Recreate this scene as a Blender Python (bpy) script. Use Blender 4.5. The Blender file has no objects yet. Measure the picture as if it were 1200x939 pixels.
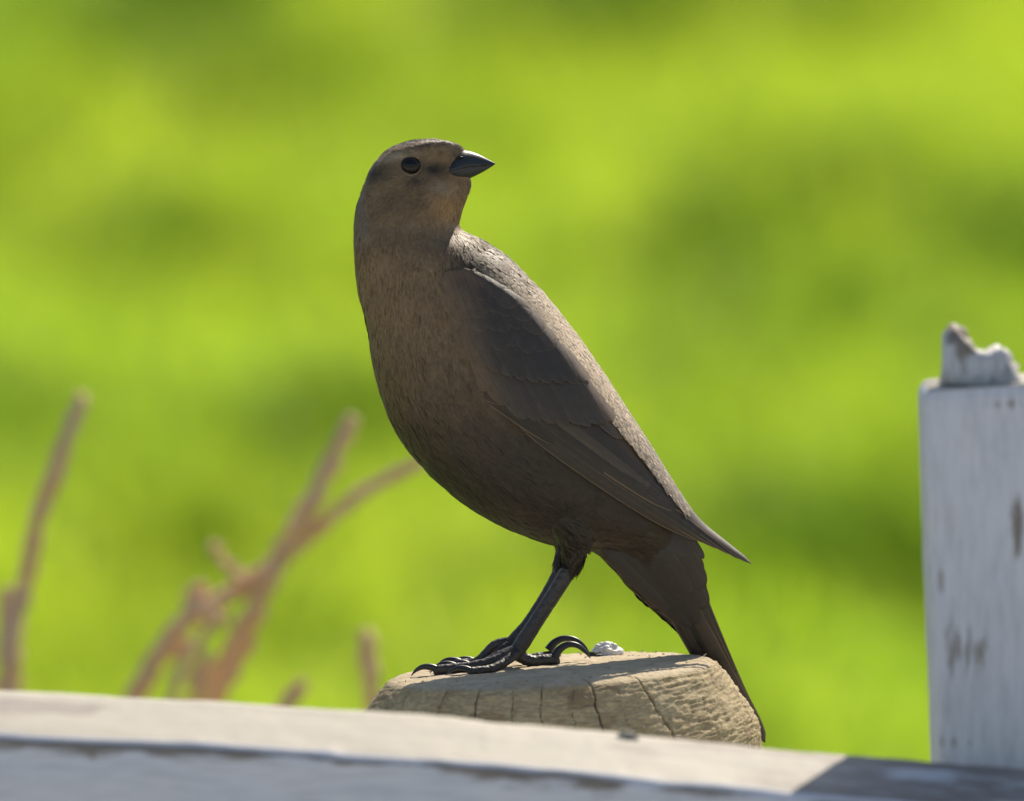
import bpy, math
import numpy as np
from mathutils import Vector, Matrix
from mathutils.bvhtree import BVHTree

scene = bpy.context.scene
col = scene.collection
rng = np.random.default_rng(7)
R_ = math.radians

# ------------------------------------------------------------------ camera
PITCH = R_(8.0)
CAM_H = 1.70
D0 = 4.0                    # distance of the bird
S = 0.336 / 1200            # metres per photo pixel at the bird
cam_d = bpy.data.cameras.new('camera')
cam = bpy.data.objects.new('camera', cam_d)
col.objects.link(cam)
cam.location = (0, 0, CAM_H)
cam.rotation_euler = (R_(90) - PITCH, 0, 0)
cam_d.sensor_width = 36
cam_d.lens = 36 * D0 / 0.336
cam_d.clip_start = 0.1
cam_d.clip_end = 2000
cam_d.dof.use_dof = True
cam_d.dof.focus_distance = D0 - 0.008
cam_d.dof.aperture_fstop = 10.8
scene.camera = cam

# ------------------------------------------------------------------ light
SUN_EL, SUN_AZ = R_(41), R_(23)       # azimuth measured from +Y (away) to the right
world = bpy.data.worlds.new('World')
scene.world = world
world.use_nodes = True
wn = world.node_tree
sky = wn.nodes.new('ShaderNodeTexSky')
sky.sky_type = 'NISHITA'
sky.sun_disc = False
sky.sun_elevation = SUN_EL
sky.sun_rotation = SUN_AZ
bg = wn.nodes['Background']
wn.links.new(sky.outputs[0], bg.inputs[0])
bg.inputs[1].default_value = 0.108
sun_d = bpy.data.lights.new('sun', 'SUN')
sun_d.energy = 4.8
sun_d.angle = R_(0.5)
sun_d.color = (1.0, 0.90, 0.74)
sun = bpy.data.objects.new('sun', sun_d)
col.objects.link(sun)
SUN_DIR = Vector((math.sin(SUN_AZ) * math.cos(SUN_EL), math.cos(SUN_AZ) * math.cos(SUN_EL), math.sin(SUN_EL)))
sun.rotation_euler = SUN_DIR.to_track_quat('Z', 'Y').to_euler()
sun.location = (2, 6, 6)

vs = scene.view_settings
vs.view_transform = 'Standard'
vs.look = 'None'
vs.gamma = 1
vs.exposure = 0.3
scene.cycles.max_bounces = 8
scene.cycles.use_denoising = True

# ------------------------------------------------------------------ helpers
Fv = Vector((0, math.cos(PITCH), -math.sin(PITCH)))
Uv = Vector((0, math.sin(PITCH), math.cos(PITCH)))
Rv = Vector((1, 0, 0))
CAM = Vector((0, 0, CAM_H))
K = S / D0


def P(px, py, D):
    """Point of the place seen at photo pixel (px, py), D metres along the view."""
    return CAM + Fv * D + Rv * ((px - 600) * K * D) + Uv * ((469.5 - py) * K * D)


def ground_hit(px, py):
    d = Fv + Rv * ((px - 600) * K) + Uv * ((469.5 - py) * K)
    t = -(CAM_H - 0.085) / d.z      # the grass is seen at about this height
    return CAM + d * t


def tag(o, label=None, cat=None, group=None, kind=None):
    if label: o['label'] = label
    if cat: o['category'] = cat
    if group: o['group'] = group
    if kind: o['kind'] = kind
    return o


def empty(name, loc, rot=(0, 0, 0)):
    o = bpy.data.objects.new(name, None)
    o.empty_display_size = 0.02
    col.objects.link(o)
    o.location = loc
    o.rotation_euler = rot
    return o


def mesh_obj(name, V, F, mats, parent=None, smooth=True, colors=None, uvs=None, link=True):
    me = bpy.data.meshes.new(name)
    V = np.asarray(V, dtype=np.float64)
    if isinstance(F, np.ndarray):
        n, k = F.shape
        me.vertices.add(len(V)); me.vertices.foreach_set('co', V.ravel())
        me.loops.add(n * k); me.loops.foreach_set('vertex_index', F.ravel().astype(np.int32))
        me.polygons.add(n); me.polygons.foreach_set('loop_start', np.arange(0, n * k, k, dtype=np.int32))
        me.polygons.foreach_set('loop_total', np.full(n, k, dtype=np.int32))
        me.update(calc_edges=True)
    else:
        me.from_pydata([tuple(v) for v in V], [], F)
    if smooth:
        me.polygons.foreach_set('use_smooth', np.ones(len(me.polygons), dtype=bool))
    if colors is not None:
        a = me.color_attributes.new('col', 'FLOAT_COLOR', 'POINT')
        c = np.ones((len(V), 4)); c[:, :3] = colors
        a.data.foreach_set('color', c.ravel())
    if uvs is not None:
        uvl = me.uv_layers.new(name='UVMap')
        li = np.empty(len(me.loops), dtype=np.int32)
        me.loops.foreach_get('vertex_index', li)
        uvl.data.foreach_set('uv', np.asarray(uvs)[li].ravel())
    me.validate()
    for m in (mats if isinstance(mats, (list, tuple)) else [mats]):
        me.materials.append(m)
    me.update()
    o = bpy.data.objects.new(name, me)
    if link: col.objects.link(o)
    if parent: o.parent = parent
    return o


def grid_faces(n, m, wrap=False, off=0):
    """quads of an n x m grid of vertices (m wraps when wrap)"""
    i = np.arange(n - 1)[:, None]
    j = np.arange(m if wrap else m - 1)[None, :]
    j2 = (j + 1) % m
    return (np.stack([i * m + j, i * m + j2, (i + 1) * m + j2, (i + 1) * m + j], -1).reshape(-1, 4) + off)


def _h(ix, iy, iz, seed):
    n = (ix * 374761393 + iy * 668265263 + iz * 2147483647 + seed * 1274126177) & 0xFFFFFFFF
    n = ((n ^ (n >> 13)) * 1274126177) & 0xFFFFFFFF
    n = n ^ (n >> 16)
    return (n & 0xFFFFFF) / float(0xFFFFFF) * 2 - 1


def vnoise(p, seed=0):
    p = np.asarray(p, dtype=np.float64)
    i = np.floor(p).astype(np.int64); f = p - i
    f = f * f * f * (f * (f * 6 - 15) + 10)
    r = 0
    for dx in (0, 1):
        wx = f[..., 0] if dx else 1 - f[..., 0]
        for dy in (0, 1):
            wy = f[..., 1] if dy else 1 - f[..., 1]
            for dz in (0, 1):
                wz = f[..., 2] if dz else 1 - f[..., 2]
                r = r + wx * wy * wz * _h(i[..., 0] + dx, i[..., 1] + dy, i[..., 2] + dz, seed)
    return r


def fbm(p, oct=4, seed=0, gain=0.5):
    r, a, q = 0, 1, np.asarray(p, dtype=np.float64)
    for k in range(oct):
        r = r + a * vnoise(q, seed + k); q = q * 2.03 + 11.3; a *= gain
    return r


def sstep(a, b, x):
    t = np.clip((x - a) / (b - a), 0, 1)
    return t * t * (3 - 2 * t)


def cr(pts, n):
    """Catmull-Rom resampling of rows to n rows"""
    pts = np.asarray(pts, dtype=float)
    m = len(pts)
    t = np.linspace(0, m - 1, n)
    i = np.clip(t.astype(int), 0, m - 2); f = (t - i)[:, None]
    p1 = pts[i]; p2 = pts[i + 1]
    p0 = np.where((i == 0)[:, None], 2 * p1 - p2, pts[np.clip(i - 1, 0, m - 1)])
    p3 = np.where((i == m - 2)[:, None], 2 * p2 - p1, pts[np.clip(i + 2, 0, m - 1)])
    return 0.5 * ((2 * p1) + (-p0 + p2) * f + (2 * p0 - 5 * p1 + 4 * p2 - p3) * f ** 2 + (-p0 + 3 * p1 - 3 * p2 + p3) * f ** 3)


# ---- materials
def mat(name):
    m = bpy.data.materials.new(name)
    m.use_nodes = True
    nt = m.node_tree
    return m, nt, nt.nodes['Principled BSDF'], nt.nodes['Material Output']


def N(nt, typ, ins=None, **kw):
    n = nt.nodes.new(typ)
    for k, v in kw.items(): setattr(n, k, v)
    for k, v in (ins or {}).items():
        if hasattr(v, 'is_output') or isinstance(v, bpy.types.NodeSocket): nt.links.new(v, n.inputs[k])
        else: n.inputs[k].default_value = v
    return n


def ramp(nt, fac, stops):
    n = nt.nodes.new('ShaderNodeValToRGB')
    el = n.color_ramp.elements
    while len(el) < len(stops): el.new(0.5)
    for e, (p, c) in zip(el, stops):
        e.position = p
        e.color = (c, c, c, 1) if not isinstance(c, tuple) else (*c, 1)
    nt.links.new(fac, n.inputs[0])
    return n.outputs[0]


def mixc(nt, fac, a, b, mode='MIX'):
    n = nt.nodes.new('ShaderNodeMix'); n.data_type = 'RGBA'; n.blend_type = mode
    for s, v in ((n.inputs[0], fac), (n.inputs[6], a), (n.inputs[7], b)):
        if isinstance(v, bpy.types.NodeSocket): nt.links.new(v, s)
        elif isinstance(v, tuple): s.default_value = (*v, 1)
        else: s.default_value = v
    return n.outputs[2]


def noise(nt, vec, scale, detail=4, rough=0.5):
    n = N(nt, 'ShaderNodeTexNoise', {'Scale': scale, 'Detail': detail, 'Roughness': rough})
    if vec is not None: nt.links.new(vec, n.inputs['Vector'])
    return n.outputs[0]


def mapped(nt, scale=(1, 1, 1), rot=(0, 0, 0), src='Object'):
    tc = nt.nodes.new('ShaderNodeTexCoord')
    mp = nt.nodes.new('ShaderNodeMapping')
    mp.inputs['Scale'].default_value = scale
    mp.inputs['Rotation'].default_value = rot
    nt.links.new(tc.outputs[src], mp.inputs[0])
    return mp.outputs[0]


def bump(nt, b, h, strength, dist, normal=None):
    n = N(nt, 'ShaderNodeBump', {'Strength': strength, 'Distance': dist, 'Height': h})
    if normal is not None: nt.links.new(normal, n.inputs['Normal'])
    if b is not None: nt.links.new(n.outputs[0], b.inputs['Normal'])
    return n.outputs[0]


def make_painted(name, grain, clear):
    """old white paint over softwood, worn through in places given by attribute 'col' red"""
    m, nt, b, out = mat(name)
    vec = mapped(nt, grain)
    big = noise(nt, vec, 9, 5, 0.6)
    fine = noise(nt, vec, 60, 4, 0.6)
    at = N(nt, 'ShaderNodeAttribute', attribute_name='col')
    sep = N(nt, 'ShaderNodeSeparateColor', {0: at.outputs[0]})
    k = clear
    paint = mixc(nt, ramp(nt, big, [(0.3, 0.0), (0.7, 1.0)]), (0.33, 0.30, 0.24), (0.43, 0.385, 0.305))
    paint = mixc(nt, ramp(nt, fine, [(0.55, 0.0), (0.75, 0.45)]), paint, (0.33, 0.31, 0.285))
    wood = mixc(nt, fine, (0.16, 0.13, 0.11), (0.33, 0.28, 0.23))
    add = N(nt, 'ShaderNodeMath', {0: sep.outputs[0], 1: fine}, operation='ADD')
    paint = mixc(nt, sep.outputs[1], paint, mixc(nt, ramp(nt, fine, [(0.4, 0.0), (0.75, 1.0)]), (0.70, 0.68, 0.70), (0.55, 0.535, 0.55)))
    worn = ramp(nt, add.outputs[0], [(0.78, 0.0), (1.16, 1.0)])
    c = mixc(nt, worn, paint, wood)
    nt.links.new(c, b.inputs['Base Color'])
    b.inputs['Roughness'].default_value = 0.62
    bump(nt, b, fine, 0.35, 0.0008)
    return m


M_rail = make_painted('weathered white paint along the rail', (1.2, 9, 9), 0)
M_wpost = make_painted('weathered white paint on the post', (9, 9, 1.4), 0.13)


def make_feather(name, c0, c1, fringe, rough=0.45, sheen=0.25):
    m, nt, b, out = mat(name)
    uv = N(nt, 'ShaderNodeUVMap', uv_map='UVMap')
    sp = N(nt, 'ShaderNodeSeparateXYZ', {0: uv.outputs[0]})
    u, v = sp.outputs[0], sp.outputs[1]
    # |u| from the shaft, barbs slanting outwards
    au = N(nt, 'ShaderNodeMath', {0: u}, operation='ABSOLUTE').outputs[0]
    k = N(nt, 'ShaderNodeMath', {0: v, 1: 90.0}, operation='MULTIPLY').outputs[0]
    k2 = N(nt, 'ShaderNodeMath', {0: au, 1: -22.0}, operation='MULTIPLY').outputs[0]
    ph = N(nt, 'ShaderNodeMath', {0: k, 1: k2}, operation='ADD').outputs[0]
    vec2 = N(nt, 'ShaderNodeCombineXYZ', {0: ph, 1: au, 2: 0.0}).outputs[0]
    nb = noise(nt, vec2, 1.0, 3, 0.6)
    nl = noise(nt, mapped(nt, (1, 1, 1)), 260, 3, 0.6)
    at = N(nt, 'ShaderNodeAttribute', attribute_name='col')
    base = mixc(nt, nl, c0, c1)
    base = mixc(nt, 1.0, base, at.outputs[0], 'MULTIPLY')
    edge = N(nt, 'ShaderNodeMath', {0: au, 1: N(nt, 'ShaderNodeMath', {0: nb, 1: 0.10}, operation='MULTIPLY').outputs[0]}, operation='ADD').outputs[0]
    base = mixc(nt, ramp(nt, edge, [(0.84, 0.0), (1.0, 0.6)]), base, fringe)
    base = mixc(nt, ramp(nt, au, [(0.0, 0.6), (0.06, 0.0)]), base, (0.03, 0.025, 0.02))
    base = mixc(nt, ramp(nt, nb, [(0.35, 0.25), (0.65, 0.0)]), base, (0.02, 0.018, 0.016))
    nt.links.new(base, b.inputs['Base Color'])
    b.inputs['Roughness'].default_value = rough
    b.inputs['Specular IOR Level'].default_value = 0.5
    b.inputs['Sheen Weight'].default_value = sheen
    b.inputs['Sheen Roughness'].default_value = 0.35
    b.inputs['Sheen Tint'].default_value = (1, .93, .82, 1)
    bump(nt, b, nb, 0.35, 0.0004)
    return m


M_wing = make_feather('dark flight feather', (0.041, 0.028, 0.017), (0.056, 0.039, 0.025), (0.30, 0.19, 0.10), 0.50, 0.04)
M_wing.node_tree.nodes['Principled BSDF'].inputs['Specular IOR Level'].default_value = 0.4
M_covert = make_feather('grey brown covert feather', (0.047, 0.032, 0.020), (0.068, 0.048, 0.031), (0.125, 0.088, 0.054), 0.52, 0.05)
M_mantle = make_feather('brown back feather with painted sun rim', (0.26, 0.18, 0.11), (0.40, 0.29, 0.185), (0.55, 0.43, 0.30), 0.55, 0.7)  # paler than the real mantle, the sun's glare is put into the colour
M_mantle.node_tree.nodes['Principled BSDF'].inputs['Coat Weight'].default_value = 0.0
M_mantle.node_tree.nodes['Principled BSDF'].inputs['Coat Roughness'].default_value = 0.38
M_under = make_feather('brown undertail covert', (0.036, 0.026, 0.018), (0.052, 0.039, 0.028), (0.08, 0.06, 0.04), 0.55, 0.04)
M_tail = make_feather('dark tail feather', (0.030, 0.022, 0.015), (0.052, 0.039, 0.028), (0.24, 0.17, 0.11), 0.45, 0.05)


def make_plumage(name):
    m, nt, b, out = mat(name)
    at = N(nt, 'ShaderNodeAttribute', attribute_name='col')
    nl = noise(nt, mapped(nt), 900, 3, 0.6)
    c = mixc(nt, ramp(nt, nl, [(0.3, 0.15), (0.7, 0.0)]), at.outputs[0], (0.03, 0.025, 0.02))
    nt.links.new(c, b.inputs['Base Color'])
    b.inputs['Roughness'].default_value = 0.55
    b.inputs['Specular IOR Level'].default_value = 0.3
    b.inputs['Sheen Weight'].default_value = 0.08
    b.inputs['Sheen Tint'].default_value = (1, .93, .82, 1)
    b.inputs['Sheen Roughness'].default_value = 0.45
    bump(nt, b, nl, 0.15, 0.0003)
    return m


M_body = make_plumage('soft brown plumage')
M_back = make_plumage('brown back plumage with painted sun rim')  # sheen raised and fluff colour paled to paint the sun rim
M_back.node_tree.nodes['Principled BSDF'].inputs['Sheen Weight'].default_value = 0.9
M_back.node_tree.nodes['Principled BSDF'].inputs['Sheen Roughness'].default_value = 0.3

m, nt, b, out = mat('slate black horn of the bill')
nv = noise(nt, mapped(nt, (1, 1, 1)), 500, 4, 0.6)
nt.links.new(mixc(nt, nv, (0.014, 0.0145, 0.016), (0.034, 0.034, 0.036)), b.inputs['Base Color'])
b.inputs['Roughness'].default_value = 0.42
bump(nt, b, nv, 0.2, 0.0003)
M_bill = m

m, nt, b, out = mat('black scaly leg skin')
vec = mapped(nt)
vo = N(nt, 'ShaderNodeTexVoronoi', {'Scale': 700.0})
nt.links.new(vec, vo.inputs['Vector'])
nv = noise(nt, vec, 400, 4, 0.6)
nt.links.new(mixc(nt, nv, (0.024, 0.019, 0.015), (0.068, 0.056, 0.046)), b.inputs['Base Color'])
b.inputs['Roughness'].default_value = 0.5
bump(nt, b, vo.outputs['Distance'], 0.5, 0.0005)
M_leg = m

m, nt, b, out = mat('dark brown eye')
b.inputs['Base Color'].default_value = (0.012, 0.008, 0.006, 1)
b.inputs['Roughness'].default_value = 0.14
b.inputs['Specular IOR Level'].default_value = 0.32
M_eye = m
m, nt, b, out = mat('pale eyelid skin')
b.inputs['Base Color'].default_value = (0.20, 0.135, 0.08, 1)
b.inputs['Roughness'].default_value = 0.5
M_lid = m

# weathered sawn end of the round post
m, nt, b, out = mat('weathered round post wood')
at = N(nt, 'ShaderNodeAttribute', attribute_name='col')
vec = mapped(nt, (1, 1, 1))
n1 = noise(nt, vec, 45, 6, 0.65)
n2 = noise(nt, mapped(nt, (1, 1, 3.5)), 330, 5, 0.7)
c = mixc(nt, ramp(nt, n1, [(0.32, 0.0), (0.68, 1.0)]), (0.38, 0.285, 0.145), (0.58, 0.47, 0.27))
c = mixc(nt, ramp(nt, n2, [(0.35, 0.55), (0.62, 0.0)]), c, (0.17, 0.125, 0.075))
sp = N(nt, 'ShaderNodeSeparateColor', {0: at.outputs[0]})
c = mixc(nt, sp.outputs[0], c, (0.035, 0.028, 0.022))
c = mixc(nt, sp.outputs[1], c, (0.60, 0.49, 0.34))
c = mixc(nt, sp.outputs[2], c, (0.20, 0.125, 0.065))
nt.links.new(c, b.inputs['Base Color'])
b.inputs['Roughness'].default_value = 0.8
b.inputs['Specular IOR Level'].default_value = 0.3
h2 = bump(nt, None, n2, 0.6, 0.0010)
bump(nt, b, n1, 0.3, 0.002, h2)
M_wood = m

m, nt, b, out = mat('chalky white dropping')
nv = noise(nt, mapped(nt), 300, 4, 0.6)
nt.links.new(mixc(nt, nv, (0.62, 0.60, 0.57), (0.86, 0.85, 0.83)), b.inputs['Base Color'])
b.inputs['Roughness'].default_value = 0.5
bump(nt, b, nv, 0.4, 0.001)
M_white = m
m, nt, b, out = mat('dark grit')
b.inputs['Base Color'].default_value = (0.05, 0.045, 0.04, 1)
b.inputs['Roughness'].default_value = 0.7
M_grit = m

m, nt, b, out = mat('dry weed stem')
nv = noise(nt, mapped(nt), 90, 4, 0.6)
nt.links.new(mixc(nt, nv, (0.58, 0.34, 0.17), (0.82, 0.56, 0.33)), b.inputs['Base Color'])
b.inputs['Subsurface Weight'].default_value = 0.35
b.inputs['Subsurface Radius'].default_value = (0.01, 0.006, 0.004)
b.inputs['Subsurface Scale'].default_value = 0.5
b.inputs['Roughness'].default_value = 0.7
bump(nt, b, nv, 0.6, 0.002)
M_stem = m

# grass blade: thin leaf, lets the sun through
m, nt, b, out = mat('grass blade')
at = N(nt, 'ShaderNodeAttribute', attribute_name='col')
nt.links.new(at.outputs[0], b.inputs['Base Color'])
b.inputs['Roughness'].default_value = 0.5
b.inputs['Specular IOR Level'].default_value = 0.25
tr = N(nt, 'ShaderNodeBsdfTranslucent')
tc_ = mixc(nt, 1.0, at.outputs[0], (1.75, 1.75, 0.6), 'MULTIPLY')
nt.links.new(tc_, tr.inputs[0])
mx = N(nt, 'ShaderNodeMixShader', {0: 0.58})
nt.links.new(b.outputs[0], mx.inputs[1]); nt.links.new(tr.outputs[0], mx.inputs[2])
nt.links.new(mx.outputs[0], out.inputs[0])
M_grass = m

m, nt, b, out = mat('mossy turf')
vec = mapped(nt)
n1 = noise(nt, vec, 1.3, 6, 0.6)
n2 = noise(nt, vec, 25, 5, 0.7)
c = mixc(nt, n1, (0.09, 0.15, 0.012), (0.19, 0.27, 0.02))
c = mixc(nt, ramp(nt, n2, [(0.4, 0.5), (0.6, 0.0)]), c, (0.04, 0.07, 0.01))
nt.links.new(c, b.inputs['Base Color'])
b.inputs['Roughness'].default_value = 0.9
bump(nt, b, n2, 0.6, 0.05)
M_turf = m


# ------------------------------------------------------------------ the field
def terrain(x, y):
    p = np.stack([x * 0.55, y * 0.55, np.zeros_like(x)], -1)
    near = sstep(3.5, 8, y)
    far = 1 - sstep(60, 110, np.hypot(x, y))
    return (0.02 * vnoise(p, 3) + 0.02 * vnoise(p * 2.9, 4)) * near * far


ax = np.concatenate([np.linspace(-700, -30, 12), np.linspace(-24, 24, 193), np.linspace(30, 700, 12)])
ay = np.concatenate([np.linspace(-400, -8, 8), np.linspace(-4, 44, 193), np.linspace(52, 1200, 14)])
X, Y = np.meshgrid(ax, ay)
Z = terrain(X, Y)
V = np.stack([X, Y, Z], -1).reshape(-1, 3)
ground = mesh_obj('ground', V, grid_faces(len(ay), len(ax)), M_turf)
tag(ground, 'mossy green pasture ground under the grass', kind='structure')

# darker rank patches of the pasture (photo pixel, half width m, half depth m, strength)
patches = [(215, 25, .09, .4, 1.6), (160, 300, .16, .22, 1.0), (350, 120, .10, .35, .65), (705, 2, .11, .5, 1.8),
           (560, 60, .08, .5, .6), (845, 300, .085, .32, .9), (940, 360, .08, .2, .5), (900, 50, .12, .3, .6),
           (10, 500, .09, .14, .9), (460, 520, .16, .16, .9), (235, 655, .09, .13, 1.1), (985, 660, .11, .16, 1.1),
           (1190, 310, .06, .3, .9), (700, 690, .10, .10, .35), (1040, 190, .12, .3, .3), (20, 190, .07, .3, .5),
           (760, 470, .1, .2, .35), (330, 760, .06, .1, .7), (90, 790, .08, .08, .7), (1060, 20, .1, .4, .7), (40, 40, .05, .4, .6)]
pg = [(ground_hit(a, b_), w, d, s_) for a, b_, w, d, s_ in patches]


def darkness(x, y):
    k = 0.0
    for g, w, d, s_ in pg:
        k = k + s_ * 1.15 * np.exp(-(((x - g.x) / (w * .85)) ** 2 + ((y - g.y) / (d * 1.25)) ** 2))
    n_ = fbm(np.stack([x * 2.6, y * 1.3, np.zeros_like(x)], -1), 3, 21)
    inview = np.exp(-(np.maximum(np.abs(x) - 0.55, 0) / 0.25) ** 2)
    k = k + (0.34 + 0.3 * (1 - inview)) * np.clip(n_, -0.6, 1) + 0.30 * vnoise(np.stack([x * 8, y * 2.0, x * 0], -1), 33) + 0.45 * vnoise(np.stack([x * 15, y * 3.6, x * 0], -1), 34)
    return np.clip(k, 0, 1.3)


def grass(n_bl):
    y = 4.25 + (22 - 4.25) * rng.random(n_bl) ** 0.85
    half = np.where(y < 9, 3.0, 1.2 + 0.17 * y)
    x = (rng.random(n_bl) * 2 - 1) * half
    # a denser corridor where the lens looks
    sel = rng.random(n_bl) < 0.55
    x[sel] = (rng.random(sel.sum()) * 2 - 1) * 0.95
    y[sel] = 8.2 + 9 * rng.random(sel.sum())
    z = terrain(x, y)
    dk = darkness(x, y)
    hgt = (0.07 + 0.09 * rng.random(n_bl)) * (1 + 0.35 * dk)
    wid = 0.004 + 0.004 * rng.random(n_bl)
    a = rng.random(n_bl) * 2 * np.pi
    lean = 0.15 + 0.65 * rng.random(n_bl)
    la = rng.random(n_bl) * 2 * np.pi
    side = np.stack([np.cos(a), np.sin(a), np.zeros(n_bl)], -1)
    ld = np.stack([np.cos(la), np.sin(la), np.zeros(n_bl)], -1)
    base = np.stack([x, y, z - 0.01], -1)
    up = np.array([0, 0, 1.0])
    mid = base + up * (hgt * 0.6)[:, None] + ld * (hgt * lean * 0.3)[:, None]
    tip = base + up * (hgt * (1 - 0.35 * lean))[:, None] + ld * (hgt * lean)[:, None]
    V = np.stack([base - side * wid[:, None], base + side * wid[:, None], mid + side * wid[:, None] * 0.8, mid - side * wid[:, None] * 0.8, tip], 1)
    o = np.arange(n_bl)[:, None] * 5
    T = np.concatenate([o + np.array([0, 1, 2]), o + np.array([0, 2, 3]), o + np.array([3, 2, 4])], 0)
    r = rng.random(n_bl)[:, None]
    light = np.array([0.375, 0.475, 0.090]) * (1 - r) + np.array([0.265, 0.43, 0.060]) * r
    # yellower sward in wide bands
    yel = sstep(-0.2, 0.6, fbm(np.stack([x * 1.1, y * 0.6, x * 0], -1), 2, 77))[:, None]
    light = light * (1 + np.array([0.12, 0.02, 0.0]) * yel)
    dark = np.array([0.030, 0.085, 0.010]) * (1 - r) + np.array([0.045, 0.105, 0.016]) * r
    kk = np.clip(dk, 0, 1.15)[:, None] * 0.72
    c = np.clip(light * (1 - kk) + dark * kk, 0.004, 1)
    c = c * (0.85 + 0.3 * rng.random(n_bl))[:, None]
    C = np.repeat(c, 5, 0)
    return mesh_obj('meadow_grass', V.reshape(-1, 3), T, M_grass, smooth=False, colors=C)


tag(grass(260000), 'bright sunlit green pasture grass filling the whole background', 'grass', kind='stuff')

# unseen gravel sheet added on the camera side, neutral bounce instead of green
gx = np.linspace(-40, 40, 60); gy = np.linspace(-6, 3.3, 40)
X, Y = np.meshgrid(gx, gy)
Z = terrain(X, Y) + 0.02
m, nt, b, out = mat('pale bounce gravel')
nv = noise(nt, mapped(nt), 30, 5, 0.7)
nt.links.new(mixc(nt, nv, (0.34, 0.33, 0.33), (0.60, 0.585, 0.58)), b.inputs['Base Color'])
b.inputs['Roughness'].default_value = 0.9
bump(nt, b, nv, 0.8, 0.02)
tag(mesh_obj('gravel_bounce', np.stack([X, Y, Z], -1).reshape(-1, 3), grid_faces(40, 60), m), 'pale bounce gravel sheet, added out of view to fill the shaded rail', kind='structure')

# ------------------------------------------------------------------ dry weeds behind the fence
DW = 4.80


def tube(path, radii, seg=10, rough=0.0, seed=0, caps=True):
    path = np.asarray(path, float); n = len(path)
    t = np.gradient(path, axis=0); t /= np.linalg.norm(t, axis=1)[:, None] + 1e-12
    ref = np.array([0.13, 1, 0.21]); ref /= np.linalg.norm(ref)
    a = np.cross(t, ref); a /= np.linalg.norm(a, axis=1)[:, None] + 1e-12
    b_ = np.cross(t, a)
    th = np.linspace(0, 2 * np.pi, seg, endpoint=False)
    r = np.asarray(radii, float)[:, None] * np.ones(seg)[None]
    if rough:
        q = path[:, None, :] / (rough[1]) + np.stack([np.cos(th), np.sin(th), th * 0], -1)[None] * 0.7
        r = r * (1 + rough[0] * vnoise(q, seed))
    V = path[:, None, :] + a[:, None, :] * (np.cos(th)[None, :, None] * r[..., None]) + b_[:, None, :] * (np.sin(th)[None, :, None] * r[..., None])
    V = V.reshape(-1, 3)
    F = [tuple(f) for f in grid_faces(n, seg, True)]
    if caps:
        F.append(tuple(range(seg - 1, -1, -1)))
        F.append(tuple((n - 1) * seg + k for k in range(seg)))
    return V, F


def merge(parts):
    Vs, Fs, o = [], [], 0
    for V, F in parts:
        Vs.append(V); Fs += [tuple(i + o for i in f) for f in F]; o += len(V)
    return np.concatenate(Vs), Fs


def weed(label, base_px, stems):
    """stems: list of (points in photo pixels with distance, r0, r1, starts_at_ground)"""
    b0 = P(base_px, 830, DW); b0.z = 0.0
    b0.z = float(terrain(np.array([b0.x]), np.array([b0.y]))[0])
    root = empty('dry_weed', b0)
    tag(root, label, 'dry plant', 'dry weed stalks behind the rail')
    for k, (pts, r0, r1, ground_up) in enumerate(stems):
        w = [np.array(P(x, y, DW + d)) for x, y, d in pts]
        if ground_up:
            g = np.array(b0) + np.array([0.012 * (k - 1), 0.01 * k, -0.02])
            f = w[0]
            w = [g, g * 0.7 + f * 0.3 + np.array([0.006, 0.008, 0]), g * 0.4 + f * 0.6 + np.array([0.004, 0.006, 0]), g * 0.18 + f * 0.82, g * 0.07 + f * 0.93, *w]
        n = max(14, len(w) * 8)
        path = cr(w, n) - np.array(b0)
        path += np.stack([vnoise(path * 22 + 3 * k, 5), vnoise(path * 22 + 7, 6), path[:, 0] * 0], -1) * 0.0022
        rad = np.linspace(r0 * 1.3, r1 * 1.1, n)
        V, F = tube(path, rad, 9, (0.45, 0.006), 9 + k)
        st = mesh_obj('stem' if ground_up else 'twig', V, F, M_stem, root)
        # dry husks that cling to the stalk
        hs = []
        for j in range(2 + n // 7):
            i = rng.integers(n // 4 if ground_up else 1, n - 1)
            p = path[i]; d = rng.normal(size=3); d[2] = abs(d[2]) + 0.6; d /= np.linalg.norm(d)
            L = 0.003 + 0.004 * rng.random()
            hs.append(tube([p, p + d * L * 0.5, p + d * L], [rad[i] * 0.6, 0.0016, 0.0004], 5))
        V, F = merge(hs)
        tag(mesh_obj('husk', V, F, M_stem, st), kind='stuff')
    return root


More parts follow.
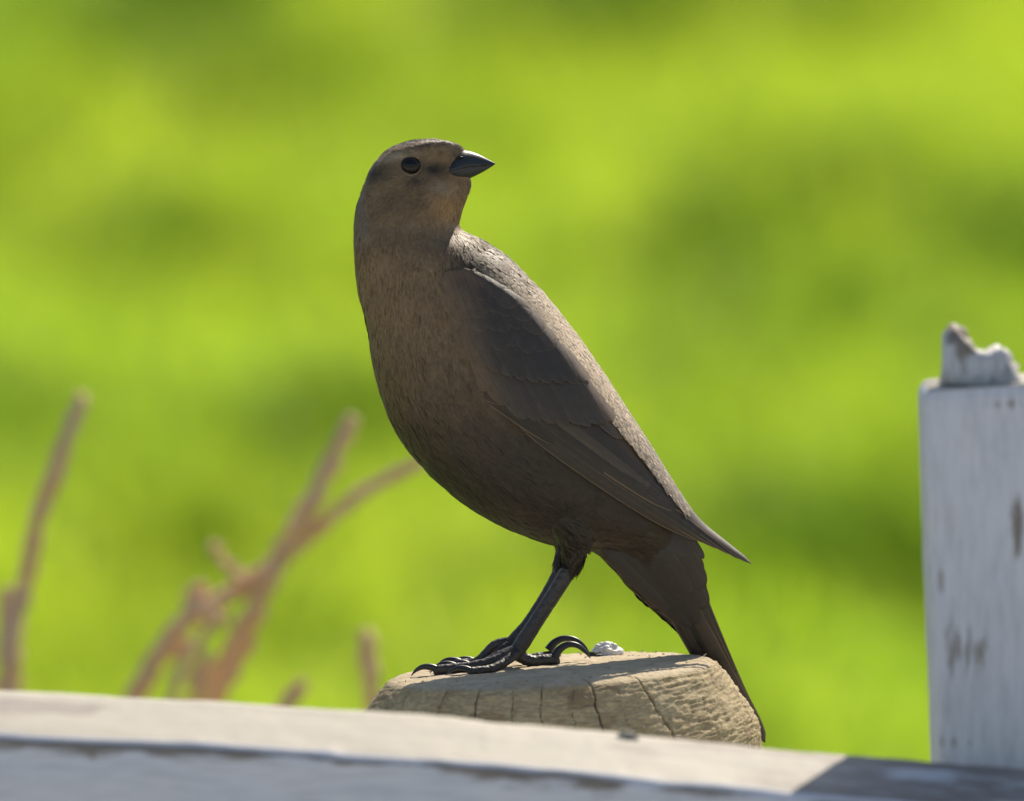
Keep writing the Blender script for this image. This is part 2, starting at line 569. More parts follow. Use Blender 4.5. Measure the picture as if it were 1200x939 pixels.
weed('tall dry brown weed stalk standing alone at the left side', 14,
     [([(16, 820, 0), (14, 760, 0), (27, 690, 0.01), (46, 615, 0.0), (70, 545, -0.01), (99, 462, 0)], .0042, .0026, True),
      ([(2, 820, 0.03), (4, 760, 0.03), (11, 688, 0.03)], .0042, .0032, True)])
weed('branching clump of dry brown weed stalks leaning right, just left of the round post', 215,
     [([(150, 905, 0), (155, 835, 0), (182, 782, 0), (215, 728, 0), (285, 684, 0.01), (342, 640, 0.01), (392, 604, 0.0), (442, 568, 0), (497, 541, 0)], .0042, .0024, True),
      ([(222, 905, .02), (248, 825, .02), (284, 755, .02), (310, 700, .01), (338, 645, .01)], .0046, .0036, True),
      ([(336, 645, .01), (362, 598, 0), (388, 545, 0), (413, 487, 0)], .0036, .0024, False),
      ([(220, 730, .01), (228, 705, .01), (233, 684, .01)], .0040, .0030, False),
      ([(196, 770, .01), (203, 745, .01), (207, 730, .01)], .0038, .0028, False),
      ([(222, 808, -.01), (232, 785, -.01), (244, 768, -.01)], .0034, .0020, False),
      ([(190, 905, -.02), (196, 850, -.02), (210, 790, -.02), (240, 742, -.02), (268, 722, -.02)], .0026, .0016, True),
      ([(285, 684, .0), (262, 660, .0), (246, 640, .0)], .0018, .0010, False),
      ([(200, 920, 0), (222, 840, .0), (262, 772, .0), (296, 712, .0), (322, 660, .0)], .0022, .0018, True),
      ([(262, 900, 0), (318, 845, 0), (358, 800, 0)], .0036, .0026, True)])
weed('short dry brown weed tip sticking up close beside the round post', 440,
     [([(444, 850, .02), (438, 795, .02), (430, 738, .02)], .0042, .0030, True)])


# ------------------------------------------------------------------ the round post
def cam2world(x, y, d):
    """photo pixel units at the bird's distance, d = pixels away from the camera"""
    return CAM + Fv * (D0 + d * S) + Rv * ((x - 600) * S) + Uv * ((469.5 - y) * S)


PC_X, PC_D = 646, -28
top_c = cam2world(PC_X, 783 - .06 * (PC_X - 640), PC_D)
SX = math.tan(math.atan(0.06))
SY = -math.tan(PITCH - math.atan(0.075))


def post_profile():
    # (radius px, drop px)
    pr = [(0, -1.5), (60, -1.2), (120, -0.4), (168, 1.0), (184, 3.0), (194, 9), (209, 28), (224, 50), (236, 70), (243, 88), (245, 110)]
    return cr(pr, 150)


prof = post_profile()
low = np.array([[245.3, d] for d in np.linspace(112, 420, 46)] + [[246, 1200], [247, 2400], [247, (top_c.z + 0.3) / S]])
prof = np.concatenate([prof, low])
nth = 620
# finer angular steps on the side turned to the camera (azimuth -90 deg)
tt = np.linspace(-np.pi, np.pi, nth, endpoint=False)
th = tt - 0.45 * np.sin(tt)          # dense near tt=0
th_w = th - np.pi / 2                  # tt=0 -> towards camera
RR, TH = np.meshgrid(prof[:, 0], th_w, indexing='ij')
DD = np.repeat(prof[:, 1][:, None], nth, 1)
blend = 1 - sstep(60, 260, DD)
oval = 1 + 0.012 * np.sin(2 * TH + 0.6) + 0.010 * np.sin(3 * TH)
xx = RR * np.cos(TH) * oval; yy = RR * np.sin(TH) * oval
zz = -DD + (SX * xx + SY * yy) * blend
Pn = np.stack([xx, yy, zz], -1)
# wood relief: fibres stand proud along the sawn bevel, end grain pitted on top
bev = sstep(0.5, 8, DD) * (1 - sstep(85, 105, DD))
topm = 1 - sstep(0.5, 8, DD)
shaft = sstep(85, 105, DD)
arc = TH * 210
f1 = fbm(np.stack([arc / 20, DD / 2.4 + arc / 60, arc * 0], -1), 4, 31, 0.6)
f2 = fbm(Pn / 22, 4, 41, 0.55)
f3 = fbm(Pn / 5.0, 3, 51, 0.6)
f4 = fbm(np.stack([arc / 4, DD / 60, arc * 0], -1), 3, 61, 0.6)
rough_right = 0.65 + 0.8 * sstep(0.1, 0.9, np.cos(TH - 0.0) * 1.0)
disp = bev * (0.95 * f1 * rough_right + 0.35 * f2 + 0.35 * f3 * rough_right) + topm * (0.8 * f2 + 0.7 * f3) + shaft * (1.2 * f2 + 1.6 * f4)
# radial drying cracks: (photo x at top, x at the rail, width, depth)
crack = np.zeros_like(disp)
pxs = PC_X + xx
for xa, xb, w, dep in [(692, 709, 1.3, 7), (747, 790, 1.5, 8), (563, 557, 1.1, 5), (632, 641, 0.9, 4), (600, 603, .7, 2.5), (525, 505, .8, 3), (481, 470, .8, 3), (668, 676, .6, 2), (838, 873, 1.0, 4), (720, 738, .6, 2)]:
    a0 = math.atan2(-math.sqrt(max(1, 190 ** 2 - (xa - PC_X) ** 2)), xa - PC_X)
    a1 = math.atan2(-math.sqrt(max(1, 232 ** 2 - (xb - PC_X) ** 2)), xb - PC_X)
    ac = a0 + (a1 - a0) * np.clip(DD / 85, -0.15, 3) + 0.008 * vnoise(np.stack([DD / 9, DD * 0 + xa, DD * 0], -1), 8) + 0.010 * vnoise(np.stack([DD / 30, DD * 0 + xa, DD * 0], -1), 18)
    dd_ = (TH - ac + np.pi) % (2 * np.pi) - np.pi
    ww = 0.75 * w * (0.6 + 0.6 * vnoise(np.stack([DD / 14, DD * 0 + xb, DD * 0], -1), 28) ** 2)
    g = np.exp(-(dd_ * RR / ww) ** 2) * sstep(-5, 18, DD + 6) * sstep(120, 170, RR)
    crack = np.maximum(crack, g * min(1, dep / 5)); disp = disp - g * dep
nrm_r = np.where(DD < 2, 0.1, 0.75) * (1 - topm) + 0.0 * topm
nrm_z = np.where(DD < 90, 0.65, 0.0) * (1 - shaft) * (1 - topm) + topm
xx = xx + disp * nrm_r * np.cos(TH); yy = yy + disp * nrm_r * np.sin(TH); zz = zz + disp * nrm_z
V = np.stack([xx, yy, zz], -1) * S
cc = np.zeros(V.shape)
cc[..., 0] = np.clip(crack * 0.9, 0, 1)
cc[..., 1] = topm * (0.45 + 0.5 * sstep(-0.4, 0.5, f2)) * 0.8
cc[..., 2] = sstep(0.25, 0.8, fbm(Pn / 34, 3, 91)) * bev * 0.55
base_z = 0.0
post_root = empty('round_fence_post', (top_c.x, top_c.y, 0))
V[..., 2] += top_c.z
V[-1, :, 2] = -0.25
pb = mesh_obj('post_shaft', V.reshape(-1, 3), grid_faces(len(prof), nth, True)[:, ::-1].copy(), M_wood, post_root, colors=cc.reshape(-1, 3))
tag(post_root, 'weathered grey brown round post with a cracked sloping top, under the bird', 'fence post')


def post_top_world(x, y):
    """height of the post's top at world x, y"""
    return top_c.z + (x - top_c.x) * SX + (y - top_c.y) * SY + 1.2 * S


# raised fibres and loose splinters on the top
sp_ = []
for k in range(70):
    r = 183 * math.sqrt(rng.random()) * S; a = rng.random() * 2 * np.pi
    x = top_c.x + r * math.cos(a); y = top_c.y + r * math.sin(a); z = post_top_world(x, y)
    d = np.array([rng.normal(), rng.normal(), abs(rng.normal()) * .35 + .1]); d /= np.linalg.norm(d)
    L = (2 + 3 * rng.random()) * S
    p = np.array([x - post_root.location.x, y - post_root.location.y, z - 0.8 * S])
    sp_.append(tube([p, p + d * L * .5, p + d * L], [1.0 * S, .8 * S, .2 * S], 4))
V, F = merge(sp_)
tag(mesh_obj('splinter', V, F, M_wood, post_root, colors=np.tile([0.0, 0.6, 0.0], (len(V), 1))), kind='stuff')


def blob(name, c, r, seed, material, parent=None, n=40, m=56, amp=0.22, freq=1.6):
    ph = np.linspace(0.0, np.pi, n)[:, None]; tq = np.linspace(0, 2 * np.pi, m, endpoint=False)[None]
    d = np.stack([np.sin(ph) * np.cos(tq), np.sin(ph) * np.sin(tq), np.cos(ph) * np.ones_like(tq)], -1)
    rr = 1 + amp * fbm(d * freq, 4, seed)
    V = d * rr[..., None] * np.array(r) * S
    V[..., 2] = np.maximum(V[..., 2], -0.35 * r[2] * S)
    o = mesh_obj(name, V.reshape(-1, 3), grid_faces(n, m, True)[:, ::-1].copy(), material, parent)
    o.location = c
    return o


q = cam2world(712, 768, 95); q.z = post_top_world(q.x, q.y) + 2 * S
o = blob('bird_dropping', q, (17, 13, 11), 3, M_white)
tag(o, 'small lump of white bird dropping on top of the round post', 'dropping')
q = cam2world(697, 771, 80); q.z = post_top_world(q.x, q.y) + 1 * S
o = blob('wood_crumb', q, (8, 6, 4), 5, M_grit, amp=.4)
tag(o, 'dark crumb of debris left of the white dropping on the post', 'debris')

# ------------------------------------------------------------------ the white rail
DB, DFR = 3.755, 3.713          # back and front edge of the board along the view


def rail():
    xs_px = [-3600, -1200, -300, 0, 250, 500, 700, 900, 1030, 1200, 1500, 3200]
    ys_px = [640, 752, 792, 808, 822, 839, 857, 877, 888, 902, 925, 1060]
    n = 520
    xpx = np.concatenate([np.linspace(-3600, -150, 60), np.linspace(-140, 1340, n - 120), np.linspace(1350, 3200, 60)])
    ypx = np.interp(xpx, xs_px, ys_px)
    k_ = 31; yp = np.pad(ypx, k_ // 2, mode='edge'); ys = np.convolve(yp, np.ones(k_) / k_, 'valid')
    ypx = np.where((xpx > -100) & (xpx < 1300), ys, ypx)
    backs = np.array([P(a, b_, DB) for a, b_ in zip(xpx, ypx)])
    # board cross-section in (depth towards the camera, height)
    W_, Hh, r = 0.042, 0.092, 0.003
    sec = []
    for k in range(14): sec.append((W_ * k / 14 * 0.93, 0.0))
    for k in range(7): a = k / 6 * math.pi / 2; sec.append((W_ - r + r * math.sin(a), -r + r * math.cos(a)))
    for k in range(1, 26): sec.append((W_, -r - (Hh - 2 * r) * k / 26))
    for k in range(5): a = k / 4 * math.pi / 2; sec.append((W_ - r + r * math.cos(a), -Hh + r - r * math.sin(a)))
    for k in range(1, 8): sec.append((W_ * (1 - k / 8) * 0.95, -Hh))
    for k in range(4): a = k / 3 * math.pi / 2; sec.append((r - r * math.sin(a) - 0.0, -Hh + r - r * math.cos(a)))
    for k in range(1, 7): sec.append((0, -Hh + r + (Hh - 2 * r) * k / 7))
    sec = np.array(sec); m = len(sec); istop = sec[:, 1] > -0.0001
    sec[:, 1] -= np.where(sec[:, 1] > -r - 1e-6, 0.15 * sec[:, 0], 0.15 * sec[:, 0] * sstep(Hh, 0, -sec[:, 1]))
    V = np.zeros((n, m, 3))
    V[..., 0] = backs[:, None, 0]
    V[..., 1] = backs[:, None, 1] - sec[None, :, 0]
    V[..., 2] = backs[:, None, 2] + sec[None, :, 1]
    q = V.copy(); q[..., 0] *= 0.28
    dn = fbm(q * 160, 4, 71, .6)
    # chips out of the front top edge
    es = np.exp(-((sec[:, 0] - W_) / 0.006) ** 2) * np.exp(-((sec[:, 1] + 0.0063) / 0.006) ** 2)
    ch = sstep(0.1, 0.8, fbm(np.stack([backs[:, 0] * 26, backs[:, 0] * 0, backs[:, 0] * 0 + 2], -1), 3, 5))
    V[..., 1] += 0.0004 * dn 
    V[..., 2] += 0.00028 * dn - es[None] * ch[:, None] * 0.0006
    # where paint has worn off: a band under the front top edge, and streaks
    fr = (sec[:, 0] > W_ * 0.985)
    dist = np.where(fr, -sec[:, 1] - 0.0063, 1.0)
    nb = fbm(np.stack([backs[:, 0] * 22, backs[:, 0] * 0, backs[:, 0] * 0 + 9], -1), 3, 15)
    band = 0.0030 * (0.8 + 0.9 * np.clip(nb, -.7, 1.2))
    worn = np.exp(-(dist[None] / np.maximum(band[:, None], 0.001)) ** 2) * (0.05 + 0.75 * sstep(-0.4, 0.4, nb))[:, None]
    for xp, w, L in [(108, 10, 26), (210, 9, 20), (45, 30, 14), (700, 40, 24), (640, 20, 16), (820, 60, 14), (1010, 70, 30), (230, 30, 12), (505, 30, 10), (1130, 60, 34)]:
        xw = (xp - 600) * K * DFR
        worn = np.maximum(worn, 0.8 * np.exp(-((backs[:, None, 0] - xw) / (w * S)) ** 2) * np.exp(-(dist[None] / (L * S)) ** 2))
    top = np.where(istop, 1.0, 0.0)[None]
    worn = np.maximum(worn, top * 0.55 * sstep(0.1, 0.8, fbm(np.stack([q[..., 0] * 40, q[..., 1] * 40, q[..., 2] * 0], -1), 3, 95)))
    c = np.zeros(V.shape); c[..., 0] = worn; c[..., 1] = np.where(istop[None], 0.7 * sstep(930, 1040, xpx)[:, None], 1.0)  # top paint whitened towards the right to lighten the post's cast shadow
    root = empty('fence_rail', (float(backs[n // 2, 0]), float(backs[n // 2, 1]), float(backs[n // 2, 2])))
    V -= np.array(root.location)
    F = [tuple(f) for f in grid_faces(n, m, True)]
    F.append(tuple(range(m - 1, -1, -1))); F.append(tuple((n - 1) * m + k for k in range(m)))
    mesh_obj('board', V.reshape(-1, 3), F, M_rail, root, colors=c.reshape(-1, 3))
    # one proud splinter at the back edge
    p0 = np.array(P(733, 861, DB - 0.004)) - np.array(root.location)
    V, F = tube([p0 + np.array([-.0032, 0, -.0015]), p0 + np.array([-.001, 0, -.0006]), p0 + np.array([.0012, 0, -.0003]), p0 + np.array([.004, 0, -.0018])], [.0010, .0017, .0016, .0008], 8, (0.4, 0.003), 3)
    mesh_obj('splinter', V, F, M_rail, root, colors=np.tile([.05, 0, 0], (len(V), 1)))
    tag(root, 'weathered white painted wooden fence rail running across the foreground', 'fence rail')
    return backs


backs = rail()


# ------------------------------------------------------------------ the white square post
def white_post():
    Dp = DB + 0.006
    tl = np.array(P(1079, 458, Dp)); bl = np.array(P(1096, 892, Dp))
    dirv = (bl - tl); dirv[1] = 0; dirv /= np.linalg.norm(dirv)
    side = np.array([-dirv[2], 0, dirv[0]]); side = side if side[0] > 0 else -side
    back = np.array([0, 1.0, 0])
    W_, T_ = 0.092, 0.040
    Lp = tl[2] / -dirv[2] + 0.25
    r = 0.004
    # outline in (side, back)
    out = []
    for cx, cy, a0 in ((r, r, math.pi), (W_ - r, r, 1.5 * math.pi), (W_ - r, T_ - r, 0), (r, T_ - r, .5 * math.pi)):
        for k in range(6):
            a = a0 + k / 5 * math.pi / 2
            out.append((cx + r * math.cos(a), cy + r * math.sin(a)))
    o2 = []
    for k in range(len(out)):
        a, b_ = np.array(out[k]), np.array(out[(k + 1) % len(out)])
        n_ = max(1, int(np.linalg.norm(b_ - a) / 0.003))
        for j in range(n_): o2.append(a + (b_ - a) * j / n_)
    sec = np.array(o2); m = len(sec)
    ln = np.concatenate([np.linspace(0, 0.17, 150), np.linspace(0.18, Lp, 30)])
    rows = []
    ctr = np.array([W_ / 2, T_ / 2])
    # top: cut falls away to the back, edge rounded over
    for s_, inset in ((0.02, 1), (0.35, 1), (0.7, 1), (0.95, 1)):
        rows.append((0.0, s_))
    allrows = []
    for dz, s_ in rows:
        q = ctr + (sec - ctr) * s_
        z = -0.05 * q[:, 1] + 0.02 * q[:, 0]
        allrows.append((q, z))
    for l in ln:
        s_ = 1.0 - 0.035 * math.exp(-l / 0.0016)
        q = ctr + (sec - ctr) * np.array([s_, 1 - (1 - s_) * 1.5])
        zt = (-0.05 * q[:, 1] + 0.02 * q[:, 0]) * math.exp(-l / 0.03)
        allrows.append((q, zt - l - 0.0008))
    V = np.array([tl[None] + side[None] * q[:, :1] + back[None] * q[:, 1:] - dirv[None] * z[:, None] for q, z in allrows])
    g = V.copy(); g[..., 2] *= 0.25
    dn = fbm(g * 170, 4, 111, .6)
    V[..., 1] += 0.0004 * dn; V[..., 0] += 0.0003 * dn
    c = np.zeros(V.shape)

    def spot(px, py, w, h, s_):
        p = np.array(P(px, py, Dp))
        c[..., 0] = np.maximum(c[..., 0], s_ * np.exp(-((V[..., 0] - p[0]) / (w * S)) ** 2 - ((V[..., 2] - p[2]) / (h * S)) ** 2))
    st = fbm(np.stack([V[..., 0] * 210, V[..., 1] * 210, V[..., 2] * 26], -1), 3, 57)
    c[..., 0] = 0.20 * sstep(0.0, 0.9, st)
    c[4:, :, 1] = 1.0
    spot(1191, 620, 7, 45, .85); spot(1121, 765, 17, 44, .46); spot(1150, 770, 18, 30, .36); spot(1103, 690, 8, 20, .40)
    spot(1112, 478, 20, 8, .36); spot(1180, 474, 30, 7, .42); spot(1210, 700, 5, 60, .5); spot(1260, 560, 8, 40, .6)
    spot(1120, 880, 60, 10, .30)
    root = empty('white_fence_post', (float(bl[0]), float(bl[1]), 0))
    V -= np.array(root.location)
    F = [tuple(f) for f in grid_faces(len(allrows), m, True)]
    F.append(tuple(range(m - 1, -1, -1)))
    mesh_obj('post_board', V.reshape(-1, 3), [f[::-1] for f in F], M_wpost, root, colors=c.reshape(-1, 3))
    # broken stub standing on the top: a peak at the left and a square shoulder at the right
    outl = [(1106, 455), (1106, 430), (1108, 402), (1114, 390), (1121, 388), (1129, 396), (1137, 406), (1146, 411), (1156, 413), (1163, 409), (1172, 408), (1180, 411), (1184, 420), (1189, 433), (1194, 449), (1199, 457)]
    n = len(outl); th_ = 0.012
    lay = []
    for f in np.linspace(0, 1, 9):
        k = 1 - 0.16 * (2 * f - 1) ** 4
        cx, cy = 1150, 455
        lay.append([np.array(P(cx + (a - cx) * k, cy + (b_ - cy) * (k - 0.12 * f * (1 if a > 1140 else -0.6)), Dp + 0.006)) + np.array([0, f * th_, 0]) for a, b_ in outl])
    V = np.array(lay)
    V += 0.0019 * np.stack([fbm(V * 330, 3, 5), fbm(V * 260, 3, 6), fbm(V * 260, 3, 7)], -1)
    V -= np.array(root.location)
    nl = len(lay)
    F = [tuple(f) for f in grid_faces(nl, n, True)]
    F.append(tuple(range(n - 1, -1, -1))); F.append(tuple((nl - 1) * n + k for k in range(n)))
    cs = np.zeros((nl, n, 3)); cs[..., 0] = 0.25
    cs[..., 1] = 0.7; cs[:, 3:7, 0] = 0.75
    mesh_obj('broken_stub', V.reshape(-1, 3), F, M_wpost, root, colors=cs.reshape(-1, 3), smooth=True)
    tag(root, 'upright white painted fence post with a broken stub on top, at the right', 'fence post')


white_post()

# ------------------------------------------------------------------ the bird
# The bird is built in its own frame: X right, Y away from the lens, Z up, unit = 1 photo pixel (0.28 mm), origin between the feet.
OX, OY = 600.0, 781.0
bird = empty('bird', cam2world(OX, OY, -5), (-PITCH, 0, 0))
tag(bird, 'slender grey brown female songbird looking back over its shoulder, standing on the round post', 'bird')
BD = -5


def BL(x, y, d):
    """photo px (x, y) and depth away d -> local metres"""
    x, y, d = np.broadcast_arrays(np.asarray(x, float), np.asarray(y, float), np.asarray(d, float))
    return np.stack([(x - OX) * S, (d - BD) * S, (OY - y) * S], -1)


# stations: left outline x,y ; right outline x,y ; half depth ; depth centre ; egg (narrowing to the right)
ST = [(486, 163.5, 512, 163.5, 10, 0, 0), (466, 169, 529, 167, 25, 0, .1), (449, 180, 541, 173, 40, 0, .42), (436, 195, 548, 184, 49, 0, .60), (428, 211, 550, 198, 53, 0, .66),
      (422, 228, 552, 215, 54, 0, .62), (417, 248, 547, 234, 53, 0, .38), (415, 270, 541, 254, 53, 0, .28), (414.5, 292, 541, 268, 55, 0, .15), (416, 315, 568, 283, 62, 2, .05), (421, 345, 598, 306, 72, 4, 0),
      (430, 385, 632, 342, 84, 6, 0), (439, 437, 669, 390, 93, 8, 0), (455, 487, 704, 441, 97, 10, 0),
      (482, 532, 734, 488, 95, 13, 0), (520, 571, 757, 530, 89, 17, 0), (568, 606, 776, 565, 80, 22, 0), (615, 628, 792, 595, 68, 27, 0), (655, 640, 803, 618, 56, 33, 0),
      (692, 646, 811, 636, 45, 38, 0), (715, 664, 817, 660, 35, 43, 0), (742, 694, 824, 685, 26, 50, 0), (774, 722, 828, 712, 17, 57, 0), (806, 752, 834, 744, 9, 66, 0), (828, 780, 842, 774, 4, 74, 0)]
STs = cr(ST, 170)


def loft(st, seg=96):
    th = np.linspace(0, 2 * np.pi, seg, endpoint=False)
    q = np.cos(th)[None]; p = np.sin(th)[None]
    x = (st[:, 0:1] + st[:, 2:3]) / 2 + q * (st[:, 2:3] - st[:, 0:1]) / 2
    y = (st[:, 1:2] + st[:, 3:4]) / 2 + q * (st[:, 3:4] - st[:, 1:2]) / 2
    d = st[:, 5:6] + st[:, 4:5] * p * (1 - st[:, 6:7] * (0.5 + 0.5 * q))
    V = np.stack([x, d, -y], -1).reshape(-1, 3)       # X right, Y away, Z up (still px)
    n = len(st)
    F = [tuple(f) for f in grid_faces(n, seg, True)]
    F.append(tuple(range(seg - 1, -1, -1))); F.append(tuple((n - 1) * seg + k for k in range(seg)))
    return V, F


def px2loc(V):
    V = np.asarray(V, float)
    return np.stack([(V[..., 0] - OX) * S, (V[..., 1] - BD) * S, (OY + V[..., 2]) * S], -1)


def ptube(pts, radii, seg=14, n=24):
    """tube through photo points (x, y, depth)"""
    rows = cr([(x, d, -y, r) for (x, y, d), r in zip(pts, radii)], n)
    V, F = tube(rows[:, :3], np.maximum(rows[:, 3], 0.15), seg)
    return V, F


def remeshed(parts, voxel, smooth_it, fac=0.5):
    V, F = merge(parts)
    me = bpy.data.meshes.new('tmp'); me.from_pydata([tuple(v) for v in V], [], F)
    o = bpy.data.objects.new('tmp', me); col.objects.link(o)
    md = o.modifiers.new('r', 'REMESH'); md.mode = 'VOXEL'; md.voxel_size = voxel
    sm = o.modifiers.new('s', 'SMOOTH'); sm.factor = fac; sm.iterations = smooth_it
    dg = bpy.context.evaluated_depsgraph_get()
    ev = o.evaluated_get(dg)
    m2 = ev.to_mesh()
    n = len(m2.vertices)
    Vn = np.empty(n * 3); m2.vertices.foreach_get('co', Vn)
    Fn = [tuple(p.vertices) for p in m2.polygons]
    nr = np.empty(n * 3); m2.vertex_normals.foreach_get('vector', nr)
    ev.to_mesh_clear()
    bpy.data.objects.remove(o); bpy.data.meshes.remove(me)
    return Vn.reshape(-1, 3), Fn, nr.reshape(-1, 3)


thigh_n = ptube([(655, 560, -18), (668, 610, -20), (672, 640, -16), (670, 664, -12)], [38, 27, 17, 11.5], 24)
thigh_f = ptube([(650, 560, 48), (662, 610, 42), (664, 640, 30), (660, 661, 20)], [38, 25, 15, 10], 24)
Vb, Fb, Nb = remeshed([loft(STs), thigh_n, thigh_f], 2.1, 5)


def plum(p):
    """plumage colour at px points (x, away, -y)"""
    x, d, y = p[:, 0], p[:, 1], -p[:, 2]
    n1 = fbm(p / 26, 3, 5); n2 = fbm(p / 7, 3, 6)
    C = lambda *c: np.array(c)[None]
    mixn = lambda a, b_, t: a * (1 - t[:, None]) + b_ * t[:, None]
    # across the body: 0 belly side .. 1 back side, along: s
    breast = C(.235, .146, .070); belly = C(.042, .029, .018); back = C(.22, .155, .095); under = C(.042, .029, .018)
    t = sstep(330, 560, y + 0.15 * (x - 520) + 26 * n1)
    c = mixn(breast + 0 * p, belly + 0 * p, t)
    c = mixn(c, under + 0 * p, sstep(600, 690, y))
    # back and mantle: right of the line of the shoulder
    sline = (x - 545) - (y - 285) * 0.86
    c = mixn(c, back * .72 + 0 * p, sstep(-40, 5, sline) * sstep(262, 292, y))
    # head
    hd = 1 - sstep(262, 300, y)
    head = C(.21, .134, .066) + 0 * p
    head = mixn(head, C(.36, .20, .075) + 0 * p, np.exp(-((x - 527) / 26) ** 2 - ((y - 236) / 24) ** 2))
    head = mixn(head, C(.070, .048, .030) + 0 * p, 0.8 * sstep(182, 166, y + 8 * n2))
    head = mixn(head, C(.44, .32, .19) + 0 * p, 0.95 * np.exp(-((x - 466) / 20) ** 2 - ((y - 183 + (x - 466) * .10) / 6.5) ** 2))
    head = mixn(head, C(.022, .017, .013) + 0 * p, np.exp(-((x - 510) / 19) ** 2 - ((y - 199) / 8) ** 2))
    head = mixn(head, C(.045, .032, .021) + 0 * p, 0.85 * np.exp(-((x - 492) / 14) ** 2 - ((y - 213) / 6) ** 2))
    head = mixn(head, C(.060, .044, .028) + 0 * p, 0.8 * np.exp(-((x - 445) / 22) ** 2 - ((y - 203) / 9) ** 2))
    head = mixn(head, C(.30, .22, .14) + 0 * p, 0.7 * np.exp(-((x - 519) / 16) ** 2 - ((y - 219) / 6) ** 2))
    head = mixn(head, C(.21, .175, .13) + 0 * p, 0.6 * np.exp(-((x - 427) / 6) ** 2 - ((y - 262) / 34) ** 2))
    c = mixn(c, head, hd)
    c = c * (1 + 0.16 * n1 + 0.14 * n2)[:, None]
    # dark shaft spots down the breast
    sp = sstep(0.42, 0.72, fbm(np.stack([x / 6, d / 6, y / 13], -1), 2, 66)) * sstep(270, 330, y)
    return np.clip(c * (1 - 0.22 * sp[:, None]), 0.012, 1)


# gentle lumps of the feather tracts
lump = fbm(Vb / np.array([30, 30, 42]), 3, 44)
gz = lambda x, y, a, b_: np.exp(-((Vb[:, 0] - x) / a) ** 2 - ((-Vb[:, 2] - y) / b_) ** 2)
face = 2.6 * gz(487, 178, 26, 6) + 2.2 * gz(500, 216, 24, 7) - 2.2 * gz(481.5, 195, 15, 13) - 1.5 * gz(512, 200, 10, 8)
Vb2 = Vb + Nb * (1.3 * lump + 0.35 * fbm(Vb / 6, 2, 45) + face)[:, None]
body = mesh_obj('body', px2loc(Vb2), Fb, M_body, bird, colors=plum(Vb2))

# -------- small contour feathers (soft flakes that lie along the body)
tri = []
for f in Fb:
    tri.append((f[0], f[1], f[2]))
    if len(f) == 4: tri.append((f[0], f[2], f[3]))
tri = np.array(tri)
A, B, Cc = Vb2[tri[:, 0]], Vb2[tri[:, 1]], Vb2[tri[:, 2]]
area = np.linalg.norm(np.cross(B - A, Cc - A), axis=1) / 2
cen = (A + B + Cc) / 3
wgt = area * np.where(-cen[:, 2] < 290, 2.6, 1.0)
NFL = 62000
ti = rng.choice(len(tri), NFL, p=wgt / wgt.sum())
u = rng.random((NFL, 1)); v = rng.random((NFL, 1)); sw = (u + v) > 1; u = np.where(sw, 1 - u, u); v = np.where(sw, 1 - v, v)
pos = A[ti] * (1 - u - v) + B[ti] * u + Cc[ti] * v
nn = Nb[tri[ti, 0]] + Nb[tri[ti, 1]] + Nb[tri[ti, 2]]; nn /= np.linalg.norm(nn, axis=1)[:, None]


def flow(p, n_):
    x, y = p[:, 0], -p[:, 2]
    dx = np.interp(y, [160, 260, 330, 420, 520, 620, 700, 800], [-.25, -.10, .12, .28, .62, .85, .62, .55])
    dz = -np.interp(y, [160, 260, 330, 420, 520, 620, 700, 800], [1, 1, 1, 1, .80, .55, .80, .85])
    bias = np.clip((x - 500) / 220, -1, 1) * sstep(300, 360, y) * (1 - sstep(560, 640, y)) * 0.45
    f = np.stack([dx + bias * .5, 0.02 + dx * 0, dz], -1)
    hb = p - np.array([[548, 0, -198]])
    hb /= np.linalg.norm(hb, axis=1)[:, None] + 1e-9
    w = (1 - sstep(215, 275, y))[:, None]
    f = f / np.linalg.norm(f, axis=1)[:, None] * (1 - w) + hb * w
    leg = (sstep(636, 650, y) * (x < 690) * (x > 640))[:, None]
    f = f * (1 - leg) + np.array([[-.35, 0, -1.0]]) * leg
    f -= n_ * np.sum(f * n_, 1)[:, None]
    return f / (np.linalg.norm(f, axis=1)[:, None] + 1e-9)


fl = flow(pos, nn)
yy_ = -pos[:, 2]
nz3 = np.stack([vnoise(pos / 12, 71), vnoise(pos / 12, 72), vnoise(pos / 12, 73)], -1)
fl = fl + 0.22 * rng.normal(size=fl.shape) * 0.6 + 0.18 * nz3
fl -= nn * np.sum(fl * nn, 1)[:, None]; fl /= np.linalg.norm(fl, axis=1)[:, None]
sd = np.cross(nn, fl)
L = np.interp(yy_, [165, 200, 260, 330, 500, 700], [5, 6.5, 9, 13, 17, 16]) * (0.7 + 0.6 * rng.random(NFL))
near_bill = np.exp(-((pos[:, 0] - 548) / 16) ** 2 - ((yy_ - 198) / 16) ** 2)
L *= 1 - 0.6 * near_bill
W = np.interp(yy_, [165, 260, 330, 500], [0.8, 1.0, 1.5, 1.9]) * (0.7 + 0.6 * rng.random(NFL))
lift = (0.3 + 1.0 * rng.random(NFL) ** 2) * np.interp(yy_, [165, 260, 400], [.55, .8, 1.0])
stray = rng.random(NFL) < 0.010
lift = lift * (1 - 0.55 * sstep(-30, 0, (pos[:, 0] - 545) - (yy_ - 285) * 0.86) * (yy_ < 345) * (yy_ > 255))
lift = np.where(stray, lift + 1.2 + 1.4 * rng.random(NFL), lift); W = np.where(stray, W * .45, W); L = np.where(stray, L * 1.2, L)
lift = lift[:, None]
b0 = pos - nn * 0.5
m1 = pos + fl * (L * .5)[:, None] + nn * (0.25 + lift * .45)
t1 = pos + fl * L[:, None] + nn * (lift - (L[:, None] ** 2) * 0.0018)
